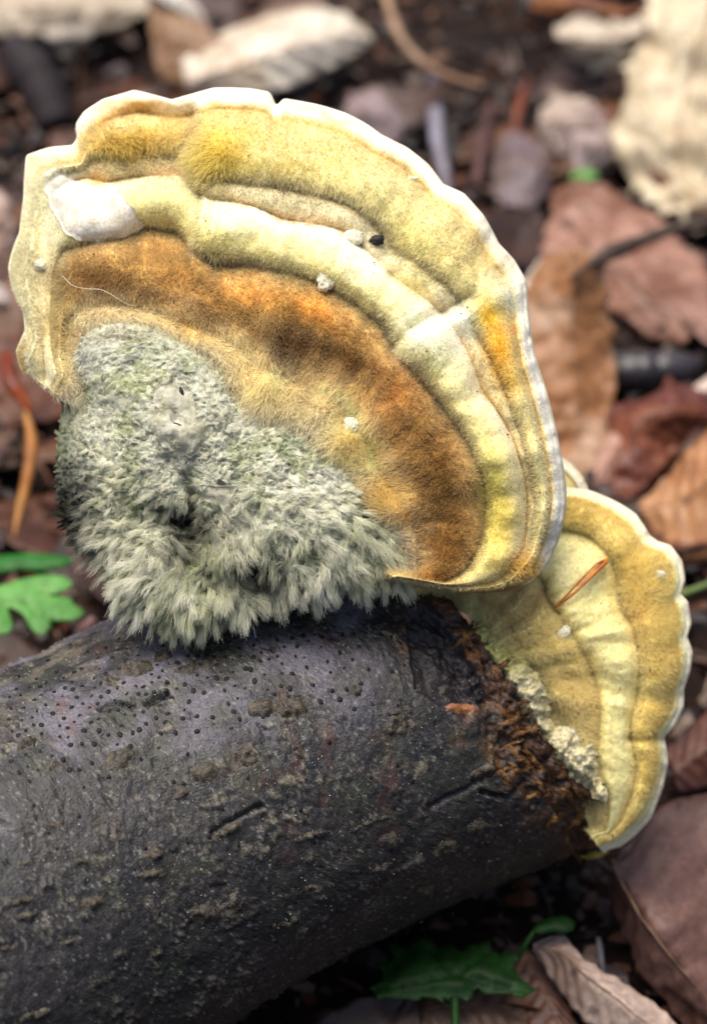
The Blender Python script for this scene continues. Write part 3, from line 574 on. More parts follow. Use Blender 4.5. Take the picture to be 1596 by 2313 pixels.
def zh_extra(px, py):
    z = 0.0030 * gb(px, py, 290, 1060, 120, 90) + 0.0026 * gb(px, py, 400, 940, 110, 100) + 0.0034 * gb(px, py, 700, 1150, 190, 110, .35)
    z = z + 0.0030 * gb(px, py, 330, 1290, 70, 80) + 0.0040 * gb(px, py, 520, 1390, 190, 36) + 0.0024 * gb(px, py, 700, 1310, 120, 40)
    wx = px + 26 * n2(px, py, 50, 3, 171); wy = py + 26 * n2(px, py, 50, 3, 172); px0, py0 = px, py; px, py = wx, wy
    z = z - 0.0080 * gb(px, py, 400, 1172, 70, 22, .15) - 0.0070 * gb(px, py, 575, 1296, 40, 40, .7) - 0.0058 * gb(px, py, 440, 1225, 34, 70, -.2) - 0.0050 * gb(px, py, 440, 1110, 20, 60, -.25) - 0.004 * gb(px, py, 600, 1330, 50, 22); px, py = px0, py0
    z = z - 0.0060 * gb(px, py, 165, 1180, 40, 100) - 0.0030 * gb(px, py, 360, 1170, 50, 22) - 0.002 * gb(px, py, 180, 900, 22, 120)
    z = z + 0.0026 * gb(px, py, 480, 1275, 40, 40) - 0.0014 * np.exp(-(distpoly(px, py, [(360, 1000), (400, 1080), (430, 1120)]) / 9) ** 2)
    z = z + 0.0016 * gb(px, py, 400, 985, 50, 34) - 0.0018 * gb(px, py, 420, 905, 30, 40)
    z = z + 0.0018 * n2(px, py, 70, 3, 71) + 0.0012 * n2(px, py, 22, 3, 72) + 0.0006 * (1 - 2 * np.abs(n2(px * .8, py * 1.2, 13, 2, 74)))
    cell = np.abs(n2(px, py, 16, 2, 73)); z = z - 0.0003 * sstep(.18, 0, cell)
    return z
dome = np.sqrt(np.maximum(0, 1 - rho ** 3.2))[:, None]
zedge = -0.014 + 0.014 * sstep(1100, 1400, RY[-1]) + 0.013 * sstep(900, 760, RY[-1]) + .010 * sstep(500, 700, RX[-1]) * sstep(1150, 1000, RY[-1])
RZ = zedge + (0.010 - zedge) * dome * 1.0 + zh_extra(RX, RY) * sstep(1.0, .8, rho)[:, None]

A2 = LP(RX, RY, RZ)
skirt = A2[-1] + np.array([0, 0.001, -0.02]); A2f = np.concatenate([A2, skirt[None]], 0)
gcol = np.broadcast_to(lin((186, 188, 170)), A2.shape)
gcol = mixc(gcol, (120, 132, 84), .8 * sstep(0.0, .45, n2(RX, RY, 60, 3, 81))); gcol = mixc(gcol, (168, 168, 158), .8 * sstep(.0, .4, n2(RX, RY, 40, 4, 82)) * sstep(1250, 1050, RY))
gcol = blobs(gcol, RX, RY, [(300, 870, 70, 24, 0, (150, 160, 90), .6), (430, 1220, 60, 70, .3, (104, 110, 66), .8), (570, 1300, 60, 50, .6, (80, 90, 52), .8), (490, 1290, 40, 40, 0, (112, 118, 68), .8), (150, 1190, 60, 130, 0, (50, 58, 38), .97), (200, 1260, 30, 40, 0, (50, 58, 38), .8), (850, 1180, 60, 50, .6, (84, 100, 64), .9),  # algae greens; the blobs at the hollows also carry painted shade
      (700, 1000, 90, 30, .6, (112, 128, 88), .7), (830, 1290, 60, 30, 0, (100, 116, 60), .7), (255, 760, 100, 16, -.1, (112, 104, 84), .8), (400, 960, 60, 80, 0, (176, 178, 168), .7), (500, 1110, 60, 30, 0, (176, 180, 160), .8), (150, 960, 20, 100, 0, (118, 128, 92), .7), (620, 1390, 200, 16, -.1, (112, 122, 78), .5)])  # long strip at the top edge paints the shadow line below the cap
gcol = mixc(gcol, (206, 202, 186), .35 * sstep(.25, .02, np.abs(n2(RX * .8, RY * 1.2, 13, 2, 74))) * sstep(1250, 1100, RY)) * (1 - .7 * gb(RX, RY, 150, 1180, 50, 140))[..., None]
gcol = gcol * (1 + .3 * n2(RX, RY, 7, 2, 84)[..., None])
nh, mh = A2f.shape[:2]; gfull = np.concatenate([gcol, gcol[-1:]], 0)
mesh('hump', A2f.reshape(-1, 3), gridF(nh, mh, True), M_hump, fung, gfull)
zh = ZMap(A2.reshape(-1, 3)); N2 = grid_normals(A2)
NT = 180000
dn = sstep(0, .1, rho)[:, None] * np.ones_like(RX) * (1 - .75 * gb(RX, RY, 415, 930, 40, 60)) * (1 - .6 * gb(RX, RY, 500, 1115, 50, 22))
dn = dn * (.75 + .25 * sstep(1040, 1200, RY + 50 * n2(RX, RY, 60, 2, 90))) * (0.25 + sstep(-.25, .35, n2(RX, RY, 30, 3, 97)))
P, N, i, j = sample_grid(A2, N2, NT, dn, 21); hx, hy = RX[i, j], RY[i, j]
low = sstep(1080, 1230, hy + 60 * n2(hx, hy, 60, 2, 90)); rh = rho[i]
# tufts: jittered cells, hairs of one cell run to one tip
cs = 12.5 + 0 * hx; gx = np.floor(hx / cs); gy = np.floor(hy / cs)
jxh = _hash(gx.astype(int), gy.astype(int), 0 * gx.astype(int), 5); jyh = _hash(gx.astype(int), gy.astype(int), 0 * gx.astype(int) + 1, 6)
best = None; bx = np.zeros(NT); by = np.zeros(NT); bdm = np.full(NT, 1e9); bid = np.zeros(NT)
for a in (-1, 0, 1):
    for b in (-1, 0, 1):
        ix = (gx + a).astype(int); iy = (gy + b).astype(int); z0 = np.zeros_like(ix)
        qx = (ix + 1.4 * _hash(ix, iy, z0, 5) - .2) * cs; qy = (iy + 1.4 * _hash(ix, iy, z0 + 1, 6) - .2) * cs; d_ = np.hypot(qx - hx, qy - hy)
        m_ = d_ < bdm; bdm = np.where(m_, d_, bdm); bx = np.where(m_, qx, bx); by = np.where(m_, qy, by); bid = np.where(m_, _hash(ix, iy, z0 + 2, 7), bid)
rad2 = np.stack([hx - 470, -(hy - 1180), 0 * hx], -1); rad2 /= np.linalg.norm(rad2, axis=1)[:, None] + 1e-9
flow = rad2 * (0.4 + 0.5 * rh)[:, None] + np.array([-0.15, -0.75, 0.15]) * (0.5 + 0.5 * low)[:, None] + np.stack([n2(hx, hy, 45, 2, 91), n2(hx, hy, 45, 2, 92), 0 * hx], -1) * (1.8 - .5 * low)[:, None] + np.stack([np.cos(bid * 40), np.sin(bid * 40), 0 * hx], -1) * .7
Lh = (0.0007 + 0.0015 * low) * (1 - .65 * gb(hx, hy, 140, 1050, 50, 240))  * (0.3 + 1.5 * bid ** 1.6) * rng.uniform(.45, 1.3, NT) + 0.0007 * gb(hx, hy, 250, 1100, 120, 60)
Lh = Lh * (1 - .5 * sstep(860, 760, hy))
dirn = N * (0.50 + .10 * low)[:, None] + flow * 0.85; dirn /= np.linalg.norm(dirn, axis=1)[:, None]
croot = LP(bx, by, zh(bx, by)); dirn = dirn + rng.normal(0, .10, dirn.shape); tip = croot + dirn * (Lh * 1.15)[:, None]
t = np.linspace(0, 1, 5)[None, :, None]
dirn = dirn; straight = P[:, None] + (dirn * Lh[:, None])[:, None] * t
pull = (0.4 + 0.55 * rng.random(NT))[:, None, None]
Q = straight + (tip - (P + dirn * Lh[:, None]))[:, None] * (t ** 1.5) * pull
Q = Q + rng.normal(0, 0.05, Q.shape) * Lh[:, None, None] * (t > 0); Q = Q + np.array([0, -1, 0]) * (Lh[:, None, None] * 0.12 * t ** 2)
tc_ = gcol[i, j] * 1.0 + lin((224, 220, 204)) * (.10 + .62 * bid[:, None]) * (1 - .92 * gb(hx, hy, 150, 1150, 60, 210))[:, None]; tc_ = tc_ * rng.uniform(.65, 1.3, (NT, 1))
tc_ = tc_ * (1 - .75 * gb(hx + 20 * n2(hx, hy, 40, 2, 191), hy + 20 * n2(hx, hy, 40, 2, 192), 425, 1190, 70, 50) - .75 * gb(hx + 20 * n2(hx, hy, 40, 2, 191), hy, 580, 1298, 50, 36, .5) - .2 * gb(hx, hy, 150, 1200, 50, 100))[:, None]  # hair darkened in the two hollows: their shade is put into the colour
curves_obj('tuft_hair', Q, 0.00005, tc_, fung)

def skin(name, sm, poly, off, m, parent, bulge=0.0006, step=7, seed=1, col=None, jag=2, thick=0.0004, wave=.0003):
    P, F, d = polygon_patch(densify(poly, step, jag, seed), step)
    b = LP(P[:, 0], P[:, 1], sm(P[:, 0], P[:, 1])); nn = sm.normal(P[:, 0], P[:, 1], 14)
    V = b + nn * (off + bulge * sstep(0, 30, d) + wave * n2(P[:, 0], P[:, 1], 18, 3, seed))[:, None]
    nv = len(V); V = np.r_[V, V - nn * thick]; es = {(f[i], f[(i + 1) % 3]) for f in F for i in range(3)}
    F2 = F + [(a, c_, c_ + nv, a + nv) for (a, c_) in es if (c_, a) not in es] + [tuple(i + nv for i in f)[::-1] for f in F]
    nf = np.cross(V[F[0][1]] - V[F[0][0]], V[F[0][2]] - V[F[0][0]])
    if nf[2] < 0: F2 = [f[::-1] for f in F2]
    return mesh(name, V, F2, m, parent, col)
M_skin = mat('matted_skin', col=(190, 186, 168), var=(158, 156, 130), rough=.8, nscale=900, namp=.3, bump=.8, bscale=900, spec=.25, sss=.1)
M_white = mat('white_skin', col=(236, 230, 216), var=(220, 210, 188), rough=.8, nscale=1500, namp=.2, bump=.5, bscale=900, spec=.2, sss=.1)
zall = lambda x, y: np.maximum(zcap(x, y), -1)
w_ = skin('white_flap', zcap, [(105, 385), (130, 378), (165, 405), (204, 420), (245, 428), (275, 443), (305, 478), (326, 507), (310, 522), (285, 534), (250, 543), (214, 545), (180, 540), (153, 529), (135, 500), (118, 470), (104, 425)], 0.0003, M_white, fung, .0003, jag=5, seed=3)
setp(w_, 'smooth white flap on the upper left of the cap')
skin('matted_skin', zh, [(352, 878), (385, 862), (420, 868), (440, 905), (446, 945), (435, 968), (408, 950), (388, 935), (362, 930), (345, 905)], 0.0002, M_skin, fung, .0003, seed=4)
skin('matted_skin', zh, [(335, 935), (385, 922), (410, 940), (430, 965), (468, 935), (480, 965), (466, 1010), (430, 1034), (385, 1022), (345, 985)], 0.0002, M_skin, fung, .0004, jag=9, seed=5, wave=.0012)
skin('matted_skin', zh, [(450, 1092), (505, 1098), (540, 1100), (520, 1130), (545, 1160), (520, 1168), (496, 1140), (465, 1132), (438, 1146), (452, 1118)], 0.0005, M_skin, fung, .0008, seed=6, wave=.0009)
0 and skin('matted_skin', zh, [(318, 1020), (372, 1040), (410, 1095), (400, 1112), (350, 1105), (322, 1066)], 0.0008, M_skin, fung, .0004, seed=7, wave=.0006)
print('hump ok')

# ---------------- second cap, lower right
C3 = (1040, 1500)
S0 = [(880, 1270), (960, 1240), (1050, 1225), (1130, 1215), (1200, 1130), (1250, 1103), (1285, 1100), (1335, 1106), (1400, 1134), (1440, 1160), (1470, 1208), (1490, 1222), (1520, 1232), (1545, 1268), (1551, 1310), (1541, 1342), (1558, 1360), (1566, 1410), (1556, 1440), (1568, 1475), (1563, 1520), (1548, 1560), (1548, 1600), (1525, 1645), (1505, 1668), (1513, 1730), (1498, 1790), (1475, 1850), (1440, 1890), (1405, 1918), (1378, 1925)]
Sr = [(x + (C3[0] - x) * 0.07, y + (C3[1] - y) * 0.07) for x, y in S0]
SG1 = [(900, 1300), (975, 1280), (1050, 1270), (1130, 1260), (1250, 1195), (1320, 1205), (1375, 1255), (1392, 1310), (1398, 1370), (1432, 1430), (1442, 1500), (1440, 1560), (1424, 1620), (1424, 1670), (1440, 1730), (1434, 1780), (1410, 1840), (1380, 1890)]
SG2 = [(920, 1320), (985, 1305), (1050, 1300), (1110, 1300), (1190, 1290), (1225, 1310), (1248, 1385), (1300, 1450), (1340, 1530), (1352, 1600), (1350, 1640), (1345, 1690), (1350, 1740), (1368, 1790), (1370, 1850), (1366, 1905)]
SG3 = [(940, 1345), (995, 1330), (1040, 1335), (1090, 1345), (1130, 1370), (1160, 1440), (1200, 1500), (1240, 1560), (1265, 1620), (1290, 1670), (1310, 1720), (1345, 1800), (1356, 1900)]
SG4 = [(960, 1380), (1000, 1365), (1030, 1375), (1060, 1395), (1080, 1420), (1120, 1480), (1150, 1530), (1170, 1580), (1200, 1640), (1240, 1700), (1290, 1750), (1320, 1830), (1335, 1900)]
def zb2(px, py): return -0.022 - 0.010 * (np.hypot(px - 1150, py - 1480) / 450) ** 2 + 0.006 * sstep(1300, 1100, px)
def ex2(px, py, v, pil):
    th = np.degrees(np.arctan2(C3[1] - py, px - C3[0])); r = np.hypot(px - C3[0], py - C3[1])
    z = 0.0030 * fbm(np.stack([th / 9, r / 200, 0 * th], -1), 3, 13) + 0.0005 * n2(px, py, 24, 3, 18)
    z = z - 0.0030 * np.exp(-(distpoly(px, py, [(1420, 1668), (1510, 1668)]) / 10) ** 2) - 0.003 * gb(px, py, 1215, 1345, 14, 60, .5) + 0.002 * gb(px, py, 1300, 1400, 50, 60)
    z = z + .0018 * gb(px, py, 1460, 1400, 40, 90) - 0.004 * np.exp(-(distpoly(px, py, [(1210, 1300), (1245, 1378), (1262, 1385)]) / 8) ** 2)
    return z
A3, nf3, v3, px3, py3, RR3, th3 = polar_cap(C3, -53, 124, 700, [S0, Sr, SG1, SG2, SG3, SG4], [0, 24, 64, 60, 50, 20], zb2, [0, 0.0028, 0.0040, 0.0040, 0.0006], 0.0036, 0.012, [0.25, .5, .8, .9, 1.2, 1.2], ex2)
vw = v3 + 0.10 * n2(px3, py3, 30, 4, 25) + .05 * n2(px3, py3, 8, 2, 26)
col3 = ramp(vw, [(0, (178, 178, 112)), (0.8, (186, 173, 108)), (1.3, (206, 186, 107)), (1.8, (206, 184, 104)), (1.98, (184, 168, 97)), (2.1, (221, 211, 136)), (2.7, (229, 222, 156)), (2.95, (210, 197, 126)), (3.03, (178, 165, 102)), (3.3, (216, 195, 100)), (3.7, (221, 195, 89)), (4.0, (218, 184, 80)), (4.4, (229, 206, 108)), (4.65, (245, 237, 192)), (5, WHT)])
col3 = blobs(col3, px3, py3, [(1260, 1290, 60, 50, 0, (229, 224, 180), .9), (1250, 1195, 60, 20, .2, (226, 218, 176), .8), (1370, 1200, 60, 20, .5, (222, 210, 152), .7), (1440, 1290, 50, 50, 0, (221, 190, 72), .7), (1340, 1140, 60, 10, .3, (222, 186, 80), .7), (1440, 1400, 30, 60, 0, (214, 178, 88), .6),
      (1500, 1330, 20, 60, 0, (224, 206, 112), .6), (1270, 1470, 60, 50, .7, (210, 192, 108), .6), (1150, 1400, 80, 40, .7, (194, 171, 99), .8), (1150, 1340, 80, 30, .2, (186, 160, 91), .8), (1480, 1750, 20, 80, .1, (222, 186, 68), .8), (1520, 1520, 20, 90, 0, (224, 190, 88), .7), (1460, 1560, 40, 30, 0, (222, 213, 152), .6),
      (1270, 1430, 18, 14, .5, (229, 230, 196), .9), (1320, 1590, 30, 40, 0, (214, 178, 96), .5), (1290, 1500, 50, 40, .6, (218, 189, 100), .5), (1180, 1470, 30, 30, 0, (178, 174, 88), .6), (1455, 1840, 24, 50, .3, (229, 221, 152), .7)])
col3 = col3 * (1 + .22 * n2(px3, py3, 5, 2, 46)[..., None] * (1 - .5 * sstep(4.3, 4.6, vw))[..., None])
col3 = np.clip((col3 ** 0.8) * np.array([1.16, 1.12, .92]), 0, .95); col3 = mixc(col3, (240, 228, 180), .45 + 0 * v3); g3_ = sstep(3.0, 3.4, v3) * sstep(4.5, 4.1, v3); col3 = col3 * (1 + (np.array([1.0, .96, .8]) - 1) * (g3_ * (.7 + .6 * n2(px3, py3, 60, 3, 161)))[..., None])
f3 = np.empty(A3.shape); f3[:nf3] = col3; f3[nf3:] = lin((236, 222, 190)); f3[nf3 + 12:] = lin((206, 198, 172))
fun2 = empty('bracket_fungus', W(LP(1200, 1650, -0.04)))
setp(fun2, 'smaller pale yellow bracket fungus with scalloped rim growing from the cut end of the log', 'fungus')
mesh('cap', A3.reshape(-1, 3), gridF(*A3.shape[:2])[:, ::-1], M_cap, fun2, f3)
N3 = grid_normals(A3[:nf3]); zc2 = ZMap(A3[:nf3 + 5].reshape(-1, 3))
dens = np.interp(v3, [0, .5, 1, 2, 2.2, 2.9, 3.2, 4.2, 4.6, 5], [.5, 1, 1, 1, .5, .5, 1, .9, .3, .1])
P, N, i, j = sample_grid(A3[:nf3], N3, 85000, dens, 31); hx, hy, hv = px3[i, j], py3[i, j], v3[i, j]; n_ = len(hx)
radial = np.stack([hx - C3[0], -(hy - C3[1]), 0 * hx], -1); radial /= np.linalg.norm(radial, axis=1)[:, None]
L3 = (np.interp(hv, [0, 1, 1.9, 2.2, 2.9, 3.2, 4, 4.5, 5], [2, 1.5, 1.0, .4, .4, 1.2, 1.1, .3, .1]) + 1.2 * gb(hx, hy, 1430, 1330, 50, 60)) * 1e-3 * rng.uniform(.5, 1.2, n_)
hc_ = (col3[i, j] ** .74) * rng.uniform(.88, 1.2, (n_, 1)) + .02; hc_[rng.random(n_) < .05] *= .4
hairs('velvet_hair', P, N, radial * .3 + np.stack([n2(hx, hy, 50, 2, 63), n2(hx, hy, 50, 2, 64), 0 * hx], -1), hc_, L3, 0.00007, fun2, 4, .35, .5, seed=4)
# pale third bracket peeping out behind
C4 = (1225, 1150)
T0 = [(1190, 1020), (1235, 1018), (1272, 1032), (1296, 1050), (1316, 1074), (1330, 1100), (1334, 1130), (1328, 1165)]
sc4 = lambda f: [(C4[0] + (x - C4[0]) * f, C4[1] + (y - C4[1]) * f) for x, y in T0]
A4, nf4, v4, px4, py4, _, _ = polar_cap(C4, -5, 112, 160, [T0, sc4(.78), sc4(.45), sc4(.2)], [0, 16, 20, 10], lambda x, y: -0.042 - 0.004 * (np.hypot(x - 1225, y - 1150) / 110) ** 2 + 0 * x, [0, .0008, .001], .0024, .008, [.8, 1, 1.5, 2], None)
f4 = np.empty(A4.shape); f4[:] = lin((226, 216, 180)); f4[:nf4] = ramp(v4, [(0, (200, 180, 110)), (1, (204, 190, 120)), (1.6, (214, 200, 140)), (2, (200, 180, 110)), (2.5, (226, 216, 186)), (3, WHT)])
fun3 = empty('bracket_fungus', W(LP(1240, 1140, -0.05)))
setp(fun3, 'small pale bracket fungus peeping out in the gap behind the two banded caps', 'fungus')
mesh('cap', A4.reshape(-1, 3), gridF(*A4.shape[:2])[:, ::-1], M_cap, fun3, f4)

# ---------------- pore layer strip between log end and second cap
PO = [(1071, 1400), (1092, 1415), (1120, 1440), (1150, 1475), (1180, 1498), (1212, 1516), (1236, 1558), (1240, 1600), (1252, 1634), (1290, 1646), (1320, 1668), (1345, 1700), (1352, 1735), (1362, 1775), (1372, 1815), (1340, 1800), (1290, 1765), (1240, 1725), (1200, 1670), (1165, 1600), (1120, 1530), (1090, 1480), (1060, 1440)]
P, F, d = polygon_patch(densify(PO, 5, 15, 9), 3.6)
dd = P @ np.array([.8, -.6]); aa = P @ np.array([.6, .8])
zp = -0.0150 - 0.0085 * sstep(1400, 1800, P[:, 1]) + 0.004 * sstep(0, 30, d)
ridg = np.abs(fbm(np.stack([aa / 14, dd / 18, 0 * aa], -1), 4, 5)); zp = zp + 0.0030 * n2(P[:, 0], P[:, 1], 34, 4, 66) + .0012 * n2(P[:, 0], P[:, 1], 9, 3, 67) + .0008 * ridg
pc = np.broadcast_to(lin((206, 196, 158)), (len(P), 3)); pc = mixc(pc, (232, 228, 214), sstep(.05, .4, n2(P[:, 0], P[:, 1], 30, 3, 7)) * sstep(1560, 1680, P[:, 1])); pc = mixc(pc, (172, 178, 92), sstep(1560, 1460, P[:, 1]) * .8)
pc = mixc(pc, (120, 110, 70), sstep(.14, .02, ridg) * .7); pc = mixc(pc, (168, 140, 60), sstep(.2, .5, n2(P[:, 0], P[:, 1], 18, 3, 8)) * .6); pc = mixc(pc, (70, 60, 44), sstep(.45, .6, n2(P[:, 0], P[:, 1], 7, 2, 10)) * .7)
V = LP(P[:, 0], P[:, 1], zp); nv = len(V); es = {(f[a], f[(a + 1) % 3]) for f in F for a in range(3)}
V = np.r_[V, V + np.array([0, 0, -.010])]; F2 = F + [(a, b, b + nv, a + nv) for (a, b) in es if (b, a) not in es]
if np.cross(V[F[0][1]] - V[F[0][0]], V[F[0][2]] - V[F[0][0]])[2] < 0: F2 = [f[::-1] for f in F2]
mesh('pore_layer', V, F2, M_pore, fun2, np.r_[pc, pc])
# rotten wood lumps along the broken rim of the log
M_rot = mat('rot_lump', col=(92, 58, 28), var=(28, 17, 15), rough=.45, nscale=1500, namp=.5, bump=.9, bscale=1500, spec=.5)
g_ = random.Random(5)
for k in range(16):
    t = g_.random(); x = np.interp(t, np.linspace(0, 1, 9), [1000, 1071, 1124, 1185, 1230, 1262, 1330, 1372, 1378]); y = np.interp(t, np.linspace(0, 1, 9), [1345, 1430, 1508, 1615, 1690, 1735, 1790, 1829, 1905])
    off = abs(g_.gauss(0, 40)) if t > .5 else g_.uniform(0, 26); blob_patch('rotten_wood_lump', zlog, x - 4 - off, y - 2 + g_.uniform(-10, 10), g_.uniform(34, 84), g_.uniform(16, 40), g_.uniform(0.5, 1.2), g_.uniform(.0005, .0013), M_rot, log_o, 500 + k, step=5, rough=1.0)
M_fib = mat('torn_wood', col=(140, 100, 52), var=(70, 42, 24), rough=.6, nscale=1800, namp=.5, bump=1.0, bscale=1500, spec=.35)
for k in range(30):
    t = g_.random(); x = np.interp(t, np.linspace(0, 1, 9), [1000, 1071, 1124, 1185, 1230, 1262, 1330, 1372, 1378]); y = np.interp(t, np.linspace(0, 1, 9), [1345, 1430, 1508, 1615, 1690, 1735, 1790, 1829, 1905])
    off = g_.uniform(8, 30 + 90 * (t > .45)); blob_patch('wood_splinter', zlog, x - off * .95, y + off * .3, g_.uniform(40, 90), g_.uniform(8, 18), g_.choice([.9, 1.0, -.45, -.5, .8]) + g_.uniform(-.2, .2), g_.uniform(.0004, .0011), M_fib, log_o, 700 + k, step=5, rough=1.4)
# bare yellow stub at the bottom corner of the log
blob_patch('yellow_mycelium', zlog, 1340, 1932, 60, 16, -.15, .0008, mat('yellow_mycelium', col=(170, 146, 60), nscale=900), log_o, 620, step=5)

# ---------------- crumbs lying on the caps: things of their own
def crumb(x, y, w, h_, ang, label, m, sm, seed, name='crumb', cat='crumb'):
    import bmesh
    bm = bmesh.new(); bmesh.ops.create_icosphere(bm, subdivisions=4, radius=1); V = np.array([v.co for v in bm.verts]); F = [tuple(v.index for v in f.verts) for f in bm.faces]; bm.free()
    V = V * (1 + .35 * fbm(V * 1.5 + seed, 2, seed)[:, None] + .22 * fbm(V * 4 + seed, 3, seed + 1)[:, None]); V = V * np.array([w / 2, h_ / 2, min(w, h_) * .28]) * S
    ca, sa = math.cos(ang), math.sin(ang); V = V @ np.array([[ca, sa, 0], [-sa, ca, 0], [0, 0, 1]])
    z = float(sm(x, y)) + min(w, h_) * .2 * S; o = mesh(name, V + LP(x, y, z + .0003), F, m)
    return setp(o, label, cat)
crumb(797, 537, 46, 38, .3, 'white crumb on the crease of the big cap, left of the black crumb', M_crumb, zcap, 1)
crumb(733, 636, 36, 46, .2, 'white ring-like crumb where the pale band of the big cap meets the brown band', M_crumb, zcap, 2)
crumb(793, 960, 34, 34, 0, 'white crumb on the tan fur just above the grey hump', M_crumb, zcap, 3)
crumb(92, 598, 28, 24, 0, 'small grey white crumb on the left edge of the big cap', M_crumb, zcap, 4)
crumb(931, 403, 30, 9, .05, 'thin white flake on the yellow outer band of the big cap', M_crumb, zcap, 5)
crumb(850, 542, 32, 24, .1, 'black lumpy crumb on the yellow band of the big cap', M_black, zcap, 6)
crumb(1484, 1298, 36, 20, .1, 'cream crumb on the yellow outer band of the smaller bracket', M_crumb, zc2, 7)
crumb(1272, 1430, 40, 26, .7, 'translucent whitish droplet-like crumb on the middle band of the smaller bracket', M_crumb, zc2, 8)
crumb(1402, 1350, 14, 22, .2, 'dark brown speck in the groove of the smaller bracket', M_black, zc2, 9)
crumb(410, 886, 9, 22, .3, 'tiny black sliver on the smooth skin of the grey hump', M_black, zh, 10)
crumb(408, 963, 34, 8, -.45, 'thin dark grain under the smooth skin of the grey hump', M_black, zh, 11)
def specks(name, sm, polys, n, parent, seed):
    g = np.random.default_rng(seed); V = []; F = []; k = 0; T = np.array([(1, 0, -.5), (-.5, .87, -.5), (-.5, -.87, -.5), (0, 0, .7)])
    while k < n:
        x = g.uniform(polys[0], polys[2]); y = g.uniform(polys[1], polys[3]); z = float(sm(x, y))
        if z < -.2 or (sm is zcap and (distpoly(x, y, R0) < 25 or not inpoly(x, y, R0))) : continue
        if g.random() > .35 + n2(np.array(x), np.array(y), 60, 2, 12) * 1.2: continue
        r = g.choice([.00016, .00022, .00036], p=[.6, .32, .08]); p = LP(x, y, z + .0005); b = len(V)
        V += list(p + T * g.uniform(.6, 1.3, (4, 3)) * r); F += [(b, b + 1, b + 3), (b + 1, b + 2, b + 3), (b + 2, b, b + 3), (b, b + 2, b + 1)]; k += 1
    return setp(mesh(name, np.array(V), F, M_black, parent, smooth=False), kind='stuff')
specks('soil_speck', zcap, (60, 300, 1240, 1180), 330, fung, 3); specks('soil_speck', zh, (200, 800, 880, 1340), 140, fung, 5); specks('soil_speck', zc2, (1200, 1200, 1500, 1800), 110, fun2, 4)
# orange bud scale on the smaller cap
pth = catmull([LP(x, y, float(zc2(x, y)) + dz) for x, y, dz in [(1252, 1372, .0012), (1290, 1345, .0022), (1330, 1305, .003), (1372, 1262, .003)]], 24)
M_orange = mat('orange_scale', col=(204, 132, 52), var=(176, 92, 44), rough=.45, nscale=1500, namp=.2, bump=.2, spec=.4)
ned = empty('bud_scale', W(pth[0])); setp(ned, 'thin forked orange bud scale lying across the smaller bracket', 'bud scale')
V, F = tube(pth, np.interp(np.linspace(0, 1, 24), [0, .5, .9, 1], [.0002, .0004, .0008, .0004])); mesh('blade', V, F, M_orange, ned)
p2_ = catmull([LP(x, y, float(zc2(x, y)) + dz) for x, y, dz in [(1254, 1370, .001), (1300, 1322, .002), (1345, 1275, .003), (1364, 1266, .003)]], 20)
V, F = tube(p2_, np.interp(np.linspace(0, 1, 20), [0, .5, 1], [.00015, .0003, .0002])); mesh('blade', V, F, M_orange, ned)
# loose pale fibre on the brown band
pf = catmull([LP(x, y, float(zcap(x, y)) + .0012) for x, y in [(140, 622), (165, 645), (195, 652), (230, 655), (262, 672), (290, 688), (310, 690)]], 40)
V, F = tube(pf, .00007, 5); setp(mesh('fibre', V, F, M_crumb), 'hair-thin pale fibre lying on the brown band at the left of the big cap', 'fibre')
print('caps ok')
